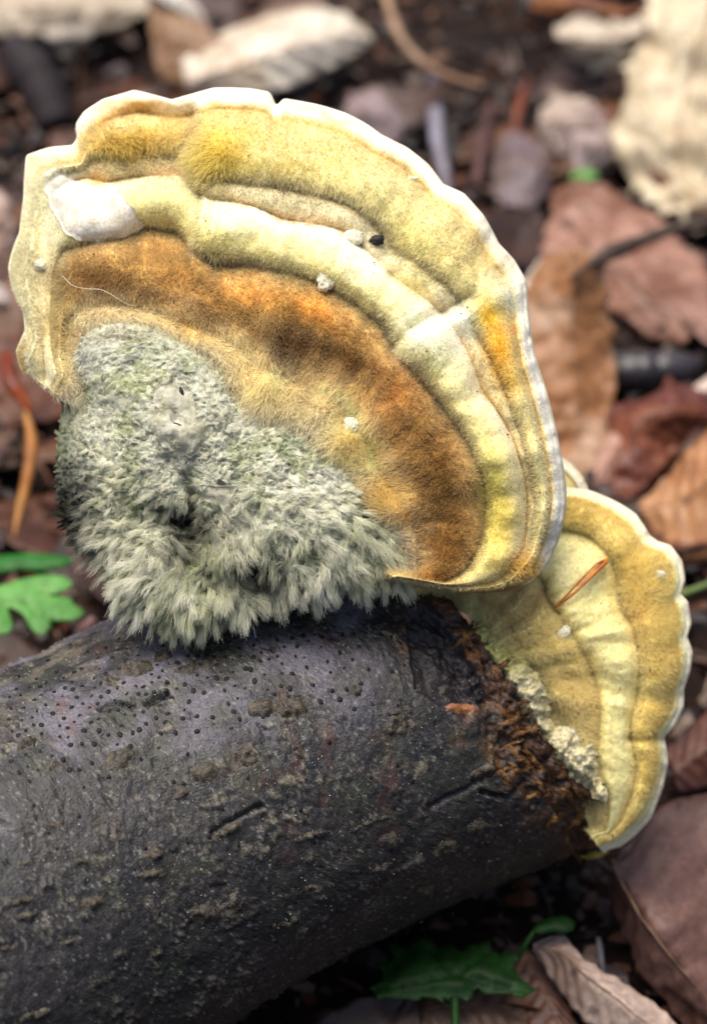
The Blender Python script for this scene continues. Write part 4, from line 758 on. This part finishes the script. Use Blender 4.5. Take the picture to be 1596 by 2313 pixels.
# ================================================================ GROUND AND LEAF LITTER
u = np.linspace(-1, 1, 361); gxs = np.sinh(u * 6.2) / np.sinh(6.2) * 40; 
X, Y = np.meshgrid(gxs, gxs + 0.25, indexing='ij')
q = np.stack([X, Y, 0 * X], -1)
Zg = 0.007 * fbm(q * 14, 4, 201) + 0.003 * fbm(q * 60, 3, 202) * (np.hypot(X, Y) < 2) - 0.002
mesh_g = mesh('forest_floor', np.stack([X, Y, Zg], -1).reshape(-1, 3), gridF(361, 361), M_soil, None, local=False)
setp(mesh_g, kind='structure')
TAN_L, PALE_L, MAHO, PINK, DARKB, ORG = (168, 128, 96), (204, 190, 166), (104, 62, 46), (158, 122, 112), (70, 44, 36), (164, 104, 60)
def leaf_mesh(name, Lp, Mp, Rp, col, col2, m=M_leaf, corr=0.0006, nv=9, crump=0.001, seed=1, nu=70, nw=12, vein=(0.75, 0.62, 0.5), back=None, vamp=0.45, local=True, parent=None, origin=None, holes=0, flip=False):
    Lq, Mq, Rq = catmull(Lp, nu), catmull(Mp, nu), catmull(Rp, nu)
    t = np.linspace(0, 1, nw + 1); rowsL = Lq[:, None] * (1 - t)[None, :, None] + Mq[:, None] * t[None, :, None]
    rowsR = Mq[:, None] * (1 - t[1:])[None, :, None] + Rq[:, None] * t[1:][None, :, None]
    G = np.concatenate([rowsL, rowsR], 1); w = np.linspace(-1, 1, 2 * nw + 1)[None, :]; uu = np.linspace(0, 1, nu)[:, None]
    nn = grid_normals(G) if local else np.broadcast_to(np.array([0, 0, 1.0]), G.shape)
    ph = (uu * nv - np.abs(w) * 1.6) % 1.0; saw = np.abs(ph - 0.5) * 2
    qn = G * 100
    d = corr * (saw - .5) * np.minimum(1, np.abs(w) * 4) * (1 - .3 * np.abs(w)) + crump * fbm(qn * 0.9, 3, seed) * 1.3 + crump * .35 * fbm(qn * 3, 2, seed + 9)
    d = d - 0.0005 * np.exp(-(w / .06) ** 2)
    V = G + nn * d[..., None]
    edge = np.abs(w) > .99
    V[:, 0] += crump * .5 * fbm(qn[:, 0] * 4, 2, seed + 3)[:, None]; V[:, -1] += crump * .5 * fbm(qn[:, -1] * 4, 2, seed + 4)[:, None]
    c = np.broadcast_to(lin(col), V.shape); c = mixc(c, col2, sstep(-.15, .35, fbm(qn * .8 + seed, 4, seed + 5)))
    vn = np.exp(-(np.minimum(ph, 1 - ph) / .07) ** 2) * vamp + np.exp(-(w / .035) ** 2) * .7
    c = c * (1 - vn[..., None] * (1 - np.array(vein)))
    c = c * (1 + .25 * fbm(qn * 7, 2, seed + 6)[..., None]); c = mixc(c, (50, 34, 28), .6 * sstep(.45, .6, fbm(qn * 2.2, 3, seed + 7)))
    o = mesh(name, V.reshape(-1, 3), gridF(nu, 2 * nw + 1), m, parent, c.reshape(-1, 3), local=local, origin=origin)
    md = o.modifiers.new('thickness', 'SOLIDIFY'); md.thickness = 0.00035; md.offset = 0
    return o, V
def kleaf(label, Lp, Mp, Rp, col, col2, cat='leaf', name='dead_leaf', rib=0.0005, **k):
    f = lambda A: [GP(a[0], a[1], a[2] * 1e-3) for a in A]
    o, V = leaf_mesh(name, f(Lp), f(Mp), f(Rp), col, col2, **k); setp(o, label, cat)
    nw = k.get('nw', 12); mid = V[2:-1, nw]; vv, ff = tube(mid, np.linspace(rib, rib * .35, len(mid)), 6)
    mm = mesh('midrib', vv, ff, M_rib, None, origin=np.array(o.location)); mm.parent = o; mm.location = (0, 0, 0)
    return o
M_rib = mat('leaf_rib', col=(126, 100, 80), var=(92, 70, 56), rough=.6, nscale=900, namp=.2, bump=.3)
kleaf('large crumpled pale beech leaf standing at the top right corner', [(1478, -90, 30), (1466, 66, 27), (1446, 132, 24), (1392, 255, 20), (1388, 335, 17), (1425, 417, 14), (1482, 470, 12), (1545, 512, 10)],
      [(1640, -120, 42), (1600, 40, 36), (1560, 160, 32), (1530, 270, 28), (1530, 350, 22), (1545, 420, 18), (1565, 470, 14), (1552, 515, 10)], [(1860, -100, 30), (1850, 60, 26), (1800, 200, 24), (1760, 320, 20), (1720, 400, 16), (1680, 450, 14), (1620, 500, 12), (1560, 517, 10)],
      (210, 196, 168), (186, 168, 138), crump=0.009, corr=.0016, seed=3, nv=10)
kleaf('pale ribbed beech leaf lying above the cap, whitish, left of the curved stalk', [(412, 130, 18), (500, 78, 22), (600, 35, 24), (700, 18, 22), (790, 34, 18), (838, 80, 12)], [(418, 190, 14), (520, 150, 24), (620, 118, 27), (720, 92, 24), (790, 80, 18), (842, 86, 12)],
      [(420, 212, 8), (520, 214, 14), (620, 206, 16), (700, 178, 14), (790, 130, 12), (842, 95, 10)], (222, 212, 196), (196, 178, 156), crump=0.0016, corr=.0016, seed=6, nv=8)
kleaf('tan curled leaf face standing just left of the pale ribbed leaf', [(335, 5, 22), (343, 60, 20), (350, 130, 14), (375, 190, 8), (425, 220, 6)], [(390, 0, 26), (400, 70, 24), (420, 130, 18), (440, 180, 12), (450, 215, 6)], [(430, 20, 26), (480, 70, 24), (515, 110, 20), (510, 170, 14), (470, 215, 6)],
      (158, 124, 92), (136, 104, 78), crump=0.002, seed=8)
kleaf('thin white curled leaf edge at the top, between two pale leaves', [(310, -40, 30), (350, -10, 30), (400, 20, 28), (450, 62, 22)], [(330, -50, 32), (380, -20, 32), (425, 12, 29), (458, 62, 22)], [(350, -60, 30), (400, -35, 30), (440, 5, 28), (468, 64, 22)], (214, 210, 204), (196, 188, 178), seed=9)
kleaf('grey beige torn leaf across the top left corner', [(-200, -60, 16), (-60, -70, 18), (60, -60, 20), (200, -50, 18), (330, -20, 12)], [(-200, 0, 18), (-60, 10, 20), (60, 20, 22), (200, 20, 18), (340, 15, 12)], [(-200, 70, 12), (-60, 70, 14), (40, 90, 14), (130, 70, 14), (240, 70, 10), (335, 30, 10)],
      (186, 172, 152), (146, 130, 112), crump=0.003, seed=10)
kleaf('small pale pointed leaf tatter below the torn leaf at the top left', [(85, 70, 16), (110, 90, 14), (125, 110, 10), (140, 128, 8)], [(140, 60, 18), (140, 85, 16), (142, 105, 12), (144, 128, 8)], [(235, 58, 14), (200, 85, 12), (170, 105, 10), (148, 130, 8)], (196, 186, 172), (160, 148, 136), seed=12)
kleaf('pale lumpy leaf piece left of the big pale leaf', [(1250, 68, 18), (1293, 50, 18), (1359, 52, 20), (1461, 34, 22)], [(1255, 85, 20), (1310, 96, 24), (1370, 92, 26), (1450, 76, 22)], [(1258, 98, 12), (1318, 143, 12), (1369, 170, 12), (1432, 117, 14)], (206, 194, 176), (168, 152, 136), crump=0.004, seed=13)
kleaf('narrow orange brown leaf strip at the top edge, right of centre', [(1200, -30, 14), (1320, -5, 16), (1400, 20, 18), (1460, 14, 16)], [(1200, -10, 16), (1320, 14, 18), (1400, 34, 20), (1462, 22, 16)], [(1200, 20, 12), (1300, 40, 12), (1400, 48, 14), (1465, 30, 14)], (150, 92, 52), (110, 66, 44), seed=14)
kleaf('mauve grey leaf tucked behind the top rim of the cap', [(790, 214, 14), (830, 206, 16), (872, 208, 16), (908, 262, 12)], [(780, 245, 16), (830, 250, 18), (870, 262, 18), (910, 290, 12)], [(780, 300, 8), (830, 320, 8), (880, 330, 8), (908, 318, 8)], (142, 124, 126), (120, 100, 102), crump=.002, seed=15)
kleaf('pinkish brown beech leaf behind the stalked leaf', [(1252, 430, 14), (1226, 520, 10), (1260, 640, 8), (1380, 700, 8), (1470, 760, 7), (1530, 778, 6)], [(1290, 412, 20), (1330, 500, 20), (1400, 590, 18), (1460, 660, 16), (1510, 715, 12), (1545, 775, 8)],
      [(1365, 426, 16), (1456, 481, 13), (1525, 540, 10), (1600, 610, 8), (1610, 690, 8), (1575, 745, 8)], (162, 122, 106), (128, 86, 68), crump=.004, corr=.0008, seed=16)
kleaf('long drooping brown leaf with a stalk, right of the big cap rim', [(1221, 577, 36), (1190, 640, 38), (1170, 760, 30), (1180, 880, 22), (1230, 1000, 14), (1300, 1092, 8)], [(1290, 553, 50), (1300, 640, 47), (1295, 760, 32), (1300, 880, 24), (1310, 1000, 15), (1322, 1097, 8)],
      [(1372, 573, 44), (1368, 660, 38), (1383, 770, 27), (1390, 890, 20), (1362, 1010, 12), (1332, 1097, 8)], (146, 100, 62), (172, 138, 112), crump=.003, corr=.0008, seed=17, nv=10)
kleaf('white leaf edge showing between the cap rim and the stalked brown leaf', [(1180, 640, 32), (1200, 610, 34), (1222, 580, 35)], [(1185, 660, 31), (1208, 628, 33), (1224, 588, 34)], [(1190, 690, 30), (1218, 650, 32), (1228, 596, 34)], (232, 228, 218), (216, 208, 196), seed=18, crump=.0005)
kleaf('dark mahogany curled leaf at the right edge above the black gap', [(1337, 1058, 8), (1356, 1010, 12), (1387, 915, 18), (1481, 890, 22), (1503, 850, 24), (1540, 862, 22), (1610, 910, 18)], [(1350, 1080, 9), (1400, 1020, 17), (1440, 960, 23), (1500, 930, 25), (1540, 925, 24), (1580, 930, 20), (1612, 930, 18)],
      [(1393, 1125, 8), (1434, 1120, 9), (1480, 1075, 12), (1530, 1020, 14), (1560, 985, 14), (1590, 965, 14), (1614, 950, 14)], (124, 70, 48), (92, 46, 36), crump=.003, seed=19)
kleaf('pinkish triangular leaf tip below the mahogany leaf', [(1330, 1085, 10), (1350, 1030, 14), (1375, 985, 16), (1420, 960, 16)], [(1335, 1100, 10), (1365, 1060, 14), (1395, 1010, 16), (1428, 968, 16)], [(1345, 1115, 8), (1385, 1100, 9), (1400, 1050, 10), (1432, 985, 12)], (176, 138, 122), (150, 104, 90), seed=21)
kleaf('tan orange leaf sloping up to the right edge beside the smaller bracket', [(1440, 1146, 10), (1500, 1075, 16), (1560, 1010, 22), (1640, 930, 28), (1760, 880, 30)], [(1445, 1152, 10), (1530, 1130, 18), (1600, 1090, 24), (1680, 1040, 28), (1780, 980, 30)], [(1452, 1160, 8), (1490, 1225, 8), (1550, 1268, 8), (1640, 1250, 8), (1780, 1200, 10)],
      (172, 124, 84), (146, 98, 62), crump=.0018, corr=.001, seed=22)
kleaf('pinkish beech leaf fragment at the right edge above the dark twig', [(1520, 700, 12), (1560, 740, 12), (1590, 770, 12), (1660, 800, 10)], [(1560, 690, 16), (1590, 730, 16), (1620, 760, 14), (1690, 790, 10)], [(1600, 680, 14), (1640, 710, 14), (1660, 740, 12), (1720, 780, 10)], (170, 132, 120), (140, 100, 84), seed=23)
kleaf('light pink leaf corner at the right edge beside the mahogany leaf', [(1560, 880, 14), (1590, 860, 16), (1640, 830, 18)], [(1570, 895, 14), (1610, 880, 16), (1680, 860, 18)], [(1580, 905, 12), (1630, 905, 12), (1700, 890, 14)], (206, 186, 176), (176, 150, 138), seed=24)
kleaf('broad brown leaf with a raised midrib in the lower right corner', [(1379, 1942, 26), (1440, 1890, 26), (1500, 1830, 27), (1600, 1790, 28), (1720, 1850, 26), (1760, 2000, 22), (1740, 2200, 14), (1640, 2330, 8)], [(1376, 1944, 30), (1405, 2000, 32), (1440, 2060, 33), (1470, 2102, 32), (1500, 2142, 30), (1540, 2190, 26), (1590, 2250, 20), (1640, 2330, 12)],
      [(1374, 1948, 26), (1384, 2030, 20), (1400, 2100, 16), (1430, 2170, 14), (1470, 2240, 12), (1520, 2290, 9), (1570, 2330, 7), (1620, 2360, 6)], (112, 82, 74), (84, 56, 48), crump=.0024, corr=.0009, seed=25, nv=7)
kleaf('pale rolled leaf strip at the bottom, right of the deep green plant', [(1204, 2134, 18), (1267, 2112, 20), (1325, 2166, 21), (1400, 2215, 20), (1450, 2248, 18), (1500, 2290, 16), (1560, 2345, 14)], [(1204, 2140, 17), (1265, 2155, 22), (1320, 2205, 23), (1390, 2255, 22), (1430, 2290, 20), (1470, 2320, 17), (1530, 2370, 14)],
      [(1204, 2145, 15), (1240, 2205, 14), (1290, 2275, 13), (1340, 2320, 12), (1380, 2345, 12), (1430, 2370, 12), (1500, 2400, 12)], (182, 160, 148), (150, 126, 114), crump=.001, corr=.0008, seed=26)
kleaf('brown leaf under the bottom edge between the plant and the rolled strip', [(1150, 2160, 8), (1180, 2250, 8), (1200, 2340, 7), (1220, 2420, 6)], [(1190, 2150, 10), (1230, 2240, 10), (1270, 2330, 9), (1300, 2420, 8)], [(1240, 2190, 7), (1290, 2290, 7), (1330, 2360, 6), (1360, 2430, 6)], (120, 84, 70), (90, 60, 50), seed=27)
kleaf('dim brown leaf lying at the very bottom under the deep green plant', [(900, 2230, 8), (1000, 2180, 10), (1090, 2190, 9), (1180, 2230, 7)], [(890, 2290, 9), (1000, 2270, 12), (1100, 2280, 11), (1190, 2310, 8)], [(900, 2350, 6), (1000, 2370, 7), (1100, 2380, 7), (1190, 2380, 6)], (112, 84, 64), (90, 62, 50), seed=28)
kleaf('dark brown leaf behind the smaller bracket at the lower right edge', [(1500, 1700, 10), (1560, 1640, 14), (1640, 1580, 16), (1740, 1560, 14)], [(1520, 1740, 12), (1580, 1700, 16), (1660, 1660, 18), (1750, 1630, 14)], [(1530, 1790, 8), (1590, 1780, 8), (1670, 1750, 8), (1760, 1700, 10)], (94, 56, 44), (66, 38, 34), seed=29)
kleaf('pinkish pale leaf strip at the left edge beside the cap', [(-80, 430, 16), (-10, 430, 18), (20, 470, 16), (30, 560, 10)], [(-90, 500, 18), (-20, 500, 20), (10, 530, 16), (20, 590, 10)], [(-90, 590, 10), (-30, 600, 10), (0, 620, 10), (20, 640, 8)], (196, 174, 162), (160, 132, 120), seed=30, crump=.003)
kleaf('pale leaf corner low at the left edge below the pinkish strip', [(-80, 640, 14), (0, 640, 14), (30, 660, 10)], [(-80, 680, 15), (0, 680, 15), (38, 690, 10)], [(-80, 730, 8), (0, 715, 8), (40, 700, 8)], (190, 176, 168), (150, 130, 124), seed=31)
kleaf('small pink leaf sliver between the green leaflet and the log', [(165, 1432, 34), (185, 1408, 35), (208, 1393, 35)], [(168, 1436, 34), (192, 1415, 35), (214, 1396, 35)], [(172, 1440, 33), (200, 1424, 34), (218, 1404, 34)], (156, 122, 120), (130, 96, 96), seed=32, crump=.0004)
kleaf('grey mauve crumpled leaf in the dark litter right of the cap top', [(1120, 330, 8), (1170, 300, 10), (1230, 330, 10), (1240, 400, 8)], [(1110, 380, 12), (1160, 360, 14), (1210, 380, 14), (1240, 420, 8)], [(1110, 440, 6), (1150, 470, 6), (1200, 470, 6), (1230, 440, 6)], (112, 96, 100), (86, 66, 62), seed=33, crump=.0018)
kleaf('pale buff crumpled leaf scrap left of the big pale leaf base', [(1220, 240, 10), (1270, 215, 14), (1330, 225, 14), (1370, 260, 10)], [(1215, 285, 12), (1270, 270, 16), (1330, 290, 16), (1375, 300, 10)], [(1215, 340, 6), (1270, 350, 8), (1330, 350, 8), (1375, 330, 8)], (170, 152, 140), (124, 106, 100), seed=34, crump=.0028)
kleaf('whitish mauve leaf fold under the buff scrap', [(1300, 250, 14), (1350, 250, 16), (1385, 290, 14)], [(1290, 320, 14), (1340, 330, 18), (1388, 340, 14)], [(1300, 390, 8), (1340, 400, 8), (1390, 380, 8)], (166, 148, 146), (136, 116, 116), seed=35, crump=.003)
# stalks, sticks, broken twig
def stick(label, pts, rad, m, cat='stick', name='stick', n=10, rough=.12, seed=2):
    P = catmull([GP(a[0], a[1], a[2] * 1e-3) for a in pts], 50); r = np.interp(np.linspace(0, 1, 50), np.linspace(0, 1, len(rad)), rad) * (1 + rough * noise(np.c_[np.arange(50) * .4, np.zeros(50), np.zeros(50) + seed], seed))
    V, F = tube(P, r, n); return setp(mesh(name, V, F, m), label, cat)
M_tanst = mat('tan_stalk', col=(164, 134, 108), var=(128, 98, 78), rough=.55, nscale=400, bump=.4)
M_grey = mat('grey_stick', col=(140, 136, 150), var=(96, 88, 96), rough=.5, nscale=400, bump=.5)
M_dark = mat('wet_twig', col=(36, 32, 36), var=(58, 52, 58), rough=.3, nscale=300, bump=.8, spec=.6)
stick('curved tan leaf stalk arching over the dark litter above the cap', [(872, -10, 26), (885, 40, 25), (910, 95, 22), (962, 148, 18), (1028, 180, 14), (1090, 195, 12)], [.0020, .0018, .0016, .0018, .0018, .0010], M_tanst, 'stalk', 'leaf_stalk')
stick('upright pale grey stick behind the right shoulder of the cap', [(978, 180, 10), (983, 250, 11), (986, 310, 12), (1003, 395, 8), (1010, 450, 4)], [.0024, .0026, .0028, .0024, .0024], M_grey)
stick('dark leaf stalk running from the brown leaf to the right edge', [(1290, 628, 51), (1330, 600, 50), (1376, 572, 46), (1440, 547, 42), (1503, 522, 38), (1560, 509, 38), (1640, 500, 36)], [.0008, .0016, .0026, .0022, .0020, .0020, .0020], mat('dark_stalk', col=(60, 46, 40), var=(84, 70, 62), rough=.5, nscale=500, bump=.3), 'stalk', 'leaf_stalk')
stick('thick wet black twig with a bluish sheen at the right', [(1350, 850, 8), (1400, 842, 10), (1480, 838, 11), (1560, 828, 10), (1580, 826, 10)], [.0064, .0068, .0066, .0062, .003], M_dark, 'twig', 'broken_twig', 14)
stick('slanting dark brown twig in the litter at upper right of the cap', [(1110, 240, 8), (1090, 330, 10), (1075, 420, 8)], [.002, .0024, .002], mat('brown_twig', col=(92, 62, 60), var=(60, 40, 38), rough=.6, nscale=400, bump=.4), 'twig', 'twig')
stick('reddish brown splinter standing in the litter under the stalk tip', [(1190, 180, 8), (1170, 250, 12), (1160, 310, 8)], [.001, .002, .0016], mat('red_splinter', col=(128, 70, 48), var=(90, 50, 40), rough=.6, nscale=400, bump=.4), 'twig', 'twig')
stick('thick dark stub leaning in the shade at the left top corner', [(30, 110, 16), (90, 190, 12), (130, 290, 4)], [.007, .009, .008], mat('dark_stub', col=(40, 32, 36), var=(26, 20, 22), rough=.7, nscale=200, bump=1.0), 'twig', 'broken_twig', 14)
stick('slim pale stalk beside the rolled leaf strip at the bottom right', [(1350, 2120, 10), (1356, 2160, 12), (1362, 2200, 10)], [.0006, .0008, .0005], M_grey, 'stalk', 'leaf_stalk')
# orange spike with pale tip
def spike(label, pts, wid, m, m2=None):
    P = [GP(a[0], a[1], a[2] * 1e-3) for a in pts]; n = 30; Q = catmull(P, n); V, F = tube(Q, np.interp(np.linspace(0, 1, n), np.linspace(0, 1, len(wid)), wid), 8)
    return setp(mesh('bud_scale', V, F, m), label, 'bud scale')
spike('orange pointed bud scale with a pale tip hanging in the dark at the left', [(58, 930, 34), (72, 1000, 30), (62, 1080, 26), (45, 1150, 22), (32, 1212, 20)], [.0008, .0019, .0017, .0014, .0002], mat('rust_scale', col=(150, 84, 30), var=(170, 120, 60), rough=.45, nscale=150, bump=.3))
spike('dark red shiny bud scale below the left leg of the cap', [(15, 800, 28), (25, 860, 28), (50, 900, 26), (70, 930, 24)], [.002, .003, .0026, .001], mat('red_scale', col=(96, 30, 16), var=(130, 60, 20), rough=.3, nscale=200, bump=.3))
spike('small red orange bud in the shade below the smaller bracket', [(1490, 1830, 16), (1515, 1850, 18), (1520, 1880, 16)], [.001, .002, .001], mat('bud_red', col=(140, 54, 30), var=(90, 30, 20), rough=.4, nscale=300, bump=.2))
spike('thin reddish stalk reaching from the red bud to the right edge', [(1518, 1848, 18), (1560, 1820, 20), (1640, 1800, 22)], [.0008, .0007, .0007], mat('stalk_red', col=(96, 44, 30), rough=.5, nscale=300, bump=.2))

# green plants
def green(label, poly, hf, m, name='green_leaf', step=9, dome=.002, veins=(), cat='leaf', jag=0):
    P, F, d = polygon_patch(densify(poly, step * .9, jag, 3), step); hh = np.array([hf(x, y) for x, y in P])
    V = GP(P[:, 0], P[:, 1], hh * 1e-3 + dome * sstep(0, 40, d) + .0004 * n2(P[:, 0], P[:, 1], 30, 2, 7))
    if len(veins): V = V + np.array([0, -.5, -.5]) * (0.0016 * np.exp(-(np.min([distpoly(P[:, 0], P[:, 1], v) for v in veins], 0) / 5) ** 2))[:, None]
    if np.cross(V[F[0][1]] - V[F[0][0]], V[F[0][2]] - V[F[0][0]])[2] < 0: F = [f[::-1] for f in F]
    o = setp(mesh(name, V, F, m), label, cat); md = o.modifiers.new('thickness', 'SOLIDIFY'); md.thickness = .0003; md.offset = 0; return o
Q3 = lambda L_: [(x * .316, 812 + y * .316) for x, y in L_]
GL = Q3([(-700, 1720), (-400, 1640), (-200, 1660), (0, 1620), (100, 1585), (200, 1560), (300, 1541), (380, 1540), (470, 1555), (512, 1585), (520, 1610), (480, 1650), (400, 1680), (330, 1688), (370, 1696), (430, 1695), (510, 1710), (530, 1755), (575, 1775), (600, 1800), (590, 1830), (560, 1850),
         (500, 1868), (430, 1870), (350, 1865), (368, 1890), (362, 1920), (320, 1955), (280, 1965), (250, 1950), (215, 1915), (190, 1860), (165, 1820), (120, 1790), (60, 1765), (60, 1790), (80, 1850), (90, 1900), (80, 1945), (40, 1960), (0, 1972), (-80, 1950), (-140, 1850), (-300, 1800), (-500, 1850)])
green('bright green lobed leaflet at the left edge just above the log', GL, lambda x, y: 44 + (x) * .01, M_green, veins=[Q3([(-400, 1760), (100, 1740), (560, 1810)]), Q3([(0, 1730), (230, 1620), (480, 1585)]), Q3([(120, 1740), (260, 1850), (300, 1940)])])
green('narrow green leaflet at the left edge above the lobed one', Q3([(-500, 1430), (-200, 1390), (0, 1400), (200, 1385), (320, 1390), (440, 1402), (545, 1430), (500, 1460), (430, 1490), (370, 1508), (300, 1515), (150, 1500), (0, 1530), (-200, 1560), (-500, 1540)]), lambda x, y: 34, mat('leaf_mid_green', col=(50, 120, 44), var=(38, 100, 34), rough=.5, nscale=900, namp=.2, bump=.3, trans=.25))
Q6 = lambda L_: [(784 + x * .509, 1300 + y * .509) for x, y in L_]
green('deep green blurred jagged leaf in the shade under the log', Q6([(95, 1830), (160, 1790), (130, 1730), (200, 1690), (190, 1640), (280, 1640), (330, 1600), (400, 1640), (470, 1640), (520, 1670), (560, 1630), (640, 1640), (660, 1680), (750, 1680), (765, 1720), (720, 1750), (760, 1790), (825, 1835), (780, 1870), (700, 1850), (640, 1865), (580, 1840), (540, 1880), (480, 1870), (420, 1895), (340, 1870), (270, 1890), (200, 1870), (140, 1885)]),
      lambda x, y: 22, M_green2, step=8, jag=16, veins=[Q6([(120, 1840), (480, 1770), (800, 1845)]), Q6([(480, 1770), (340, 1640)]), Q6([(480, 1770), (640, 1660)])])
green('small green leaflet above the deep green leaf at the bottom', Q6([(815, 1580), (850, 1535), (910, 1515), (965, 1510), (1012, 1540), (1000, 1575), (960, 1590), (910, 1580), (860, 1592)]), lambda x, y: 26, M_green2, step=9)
spike('thin green stem under the small leaflet at the bottom', [(1204, 2105, 26), (1185, 2135, 24), (1168, 2165, 20)], [.0006, .0008, .0006], M_green2)
spike('thin pale green stem rising from the bottom edge to the deep green leaf', [(1026, 2255, 22), (1028, 2330, 20), (1030, 2400, 16)], [.0010, .0012, .0012], M_green2)
spike('green grass blade crossing the right edge beside the smaller bracket', [(1500, 1356, 28), (1550, 1338, 30), (1600, 1320, 32), (1680, 1290, 34)], [.0008, .0010, .0011, .0008], mat('blade_green', col=(96, 116, 60), var=(80, 100, 50), rough=.5, nscale=300, bump=.2))
for nm_ in ('bud_scale',): pass
green('tiny green leaf in the litter left of the big pale leaf', [(1285, 400), (1295, 388), (1320, 382), (1345, 388), (1352, 398), (1330, 408), (1305, 414)], lambda x, y: 10, M_green, step=7, dome=.001)

# scattered beech leaves of the forest floor
g = random.Random(21); protos = []
pal = [((87, 54, 40), (60, 35, 29)), ((70, 46, 39), (46, 29, 24)), ((106, 71, 51), (78, 48, 35)), ((57, 35, 29), (39, 24, 21)), ((113, 90, 76), (85, 62, 51)), ((81, 60, 56), (54, 40, 37)), ((93, 53, 32), (65, 35, 26)), ((51, 34, 31), (68, 46, 37))]
for k, (ca, cb) in enumerate(pal):
    L0 = .05; n = 12; t = np.linspace(0, 1, n); w_ = .0155 * np.sin(np.pi * t ** .85) ** .8 + .0003; cv = g.uniform(-.012, .012); cu = g.uniform(.002, .010) * g.choice([-1, 1])
    base_ = np.c_[(t - .5) * L0, cv * (t - .5) ** 2 * 4, -cu * (t - .5) ** 2 * 4 + .002]; dz = g.uniform(-.3, .6)
    Lp = base_ + np.c_[0 * t, w_, dz * w_]; Rp = base_ + np.c_[0 * t, -w_, dz * w_ * g.uniform(-.5, 1)]
    o, _ = leaf_mesh('beech_leaf', Lp, base_, Rp, ca, cb, crump=.0016, corr=.0007, seed=50 + k, nu=34, nw=6, local=False, origin=np.zeros(3), nv=9)
    protos.append(o)
GRP = 'brown beech leaves scattered over the forest floor'; LAB = 'brown fallen beech leaf lying blurred among the dark leaf litter'
axp = W(st_c[2]); axd = W(st_c[6]) - W(st_c[2]); axd /= np.linalg.norm(axd)
placed = []; k = 0; USED = set()
while len(placed) < 235:
    k += 1; px_ = g.uniform(-900, 2500); py_ = g.uniform(-500, 2700); p = GP(px_, py_, 0); wp = W(p)
    if g.random() > (0.5 - p[2]) ** 3 / .5: continue
    dd = wp - axp; dd = dd - axd * (dd @ axd)
    if np.hypot(dd[0], dd[1]) < .052: continue
    if 800 < px_ < 1240 and -20 < py_ < 520 and g.random() < .75: continue
    if 0 < px_ < 330 and 60 < py_ < 340: continue
    placed.append(wp)
    o = protos[g.randrange(8)] if len(placed) > 8 else protos[len(placed) - 1]
    if len(placed) > 8: o = o.copy(); C.objects.link(o)
    o.location = (wp[0], wp[1], g.uniform(.001, .009)); o.rotation_euler = (g.uniform(-.35, .35), g.uniform(-.3, .3), g.uniform(0, 6.28)); s_ = g.uniform(.6, 1.25); o.scale = (s_, s_, s_)
    CWS = ['russet brown', 'dull brown', 'light brown', 'dark brown', 'greyish tan', 'mauve brown', 'rusty orange brown', 'blackish brown']
    pc_ = [p_.data for p_ in protos].index(o.data); dn = 'far' if py_ < 1156 else 'near'
    col_ = 'left' if px_ < 532 else ('right' if px_ > 1064 else 'centre'); row_ = 'upper' if py_ < 771 else ('lower' if py_ > 1542 else 'middle')
    where = f'in the litter at the {row_} {col_} of the picture' if 0 <= px_ <= 1596 and 0 <= py_ <= 2313 else (f'in the {dn} litter beyond the left edge' if px_ < 0 else f'in the {dn} litter beyond the right edge' if px_ > 1596 else 'in the litter beyond the top edge' if py_ < 0 else 'in the litter below the bottom edge')
    for tr_ in range(40):
        cw = CWS[pc_]; sw = 'small' if s_ < .82 else ('large' if s_ > 1.05 else 'middling')
        if (cw, sw, where) not in USED: break
        pc_ = g.randrange(8) if len(placed) > 8 else pc_; s_ = g.uniform(.6, 1.25)
    USED.add((cw, sw, where)); o.scale = (s_, s_, s_)
    if len(placed) > 8: o.data = protos[pc_].data
    setp(o, f'{sw} {cw} beech leaf {where}', 'leaf', GRP)
# litter crumbs: shards, needles and soil bits nobody could count
g = np.random.default_rng(33); V = []; F = []; cl = []; n = 0
PAL = np.array([lin(c_) for c_ in [(46, 31, 24), (65, 40, 31), (85, 56, 40), (35, 26, 23), (117, 98, 84), (71, 54, 51), (98, 56, 31), (29, 23, 23), (81, 68, 70)]])
while n < 7500:
    px_ = g.uniform(-700, 2300); py_ = g.uniform(-400, 2700); p = W(GP(px_, py_, 0)); z = g.uniform(0, .009)
    if g.random() > (0.5 - GP(px_, py_, 0)[2]) ** 3 / .5: continue
    nd = g.random() < .22; l = g.uniform(.006, .020) if nd else g.uniform(.002, .009); wd = g.uniform(.0004, .0012) if nd else l * g.uniform(.3, .8)
    a = g.uniform(0, 6.3); ti = g.normal(0, .35); ca, sa = math.cos(a), math.sin(a); b = len(V)
    for (uu, vv_, zz) in [(-.5, -.4, 0), (-.1, -.55, .12), (.5, -.2, 0), (.45, .35, .05), (-.05, .5, .15), (-.5, .3, 0)]:
        x_ = uu * l * g.uniform(.8, 1.2); y_ = vv_ * wd; V.append((p[0] + x_ * ca - y_ * sa, p[1] + x_ * sa + y_ * ca, z + zz * l + x_ * ti))
    V.append((p[0], p[1], z - .0012)); F += [(b, b + 1, b + 4, b + 5), (b + 1, b + 2, b + 3, b + 4), (b + 1, b, b + 6), (b + 2, b + 1, b + 6), (b + 3, b + 2, b + 6), (b + 4, b + 3, b + 6), (b + 5, b + 4, b + 6), (b, b + 5, b + 6)]
    c_ = PAL[g.integers(9)] * g.uniform(.6, 1.3); cl += [c_] * 7; n += 1
o = mesh('leaf_litter', np.array(V), F, M_leaf, None, np.array(cl), smooth=False, local=False); setp(o, kind='stuff')
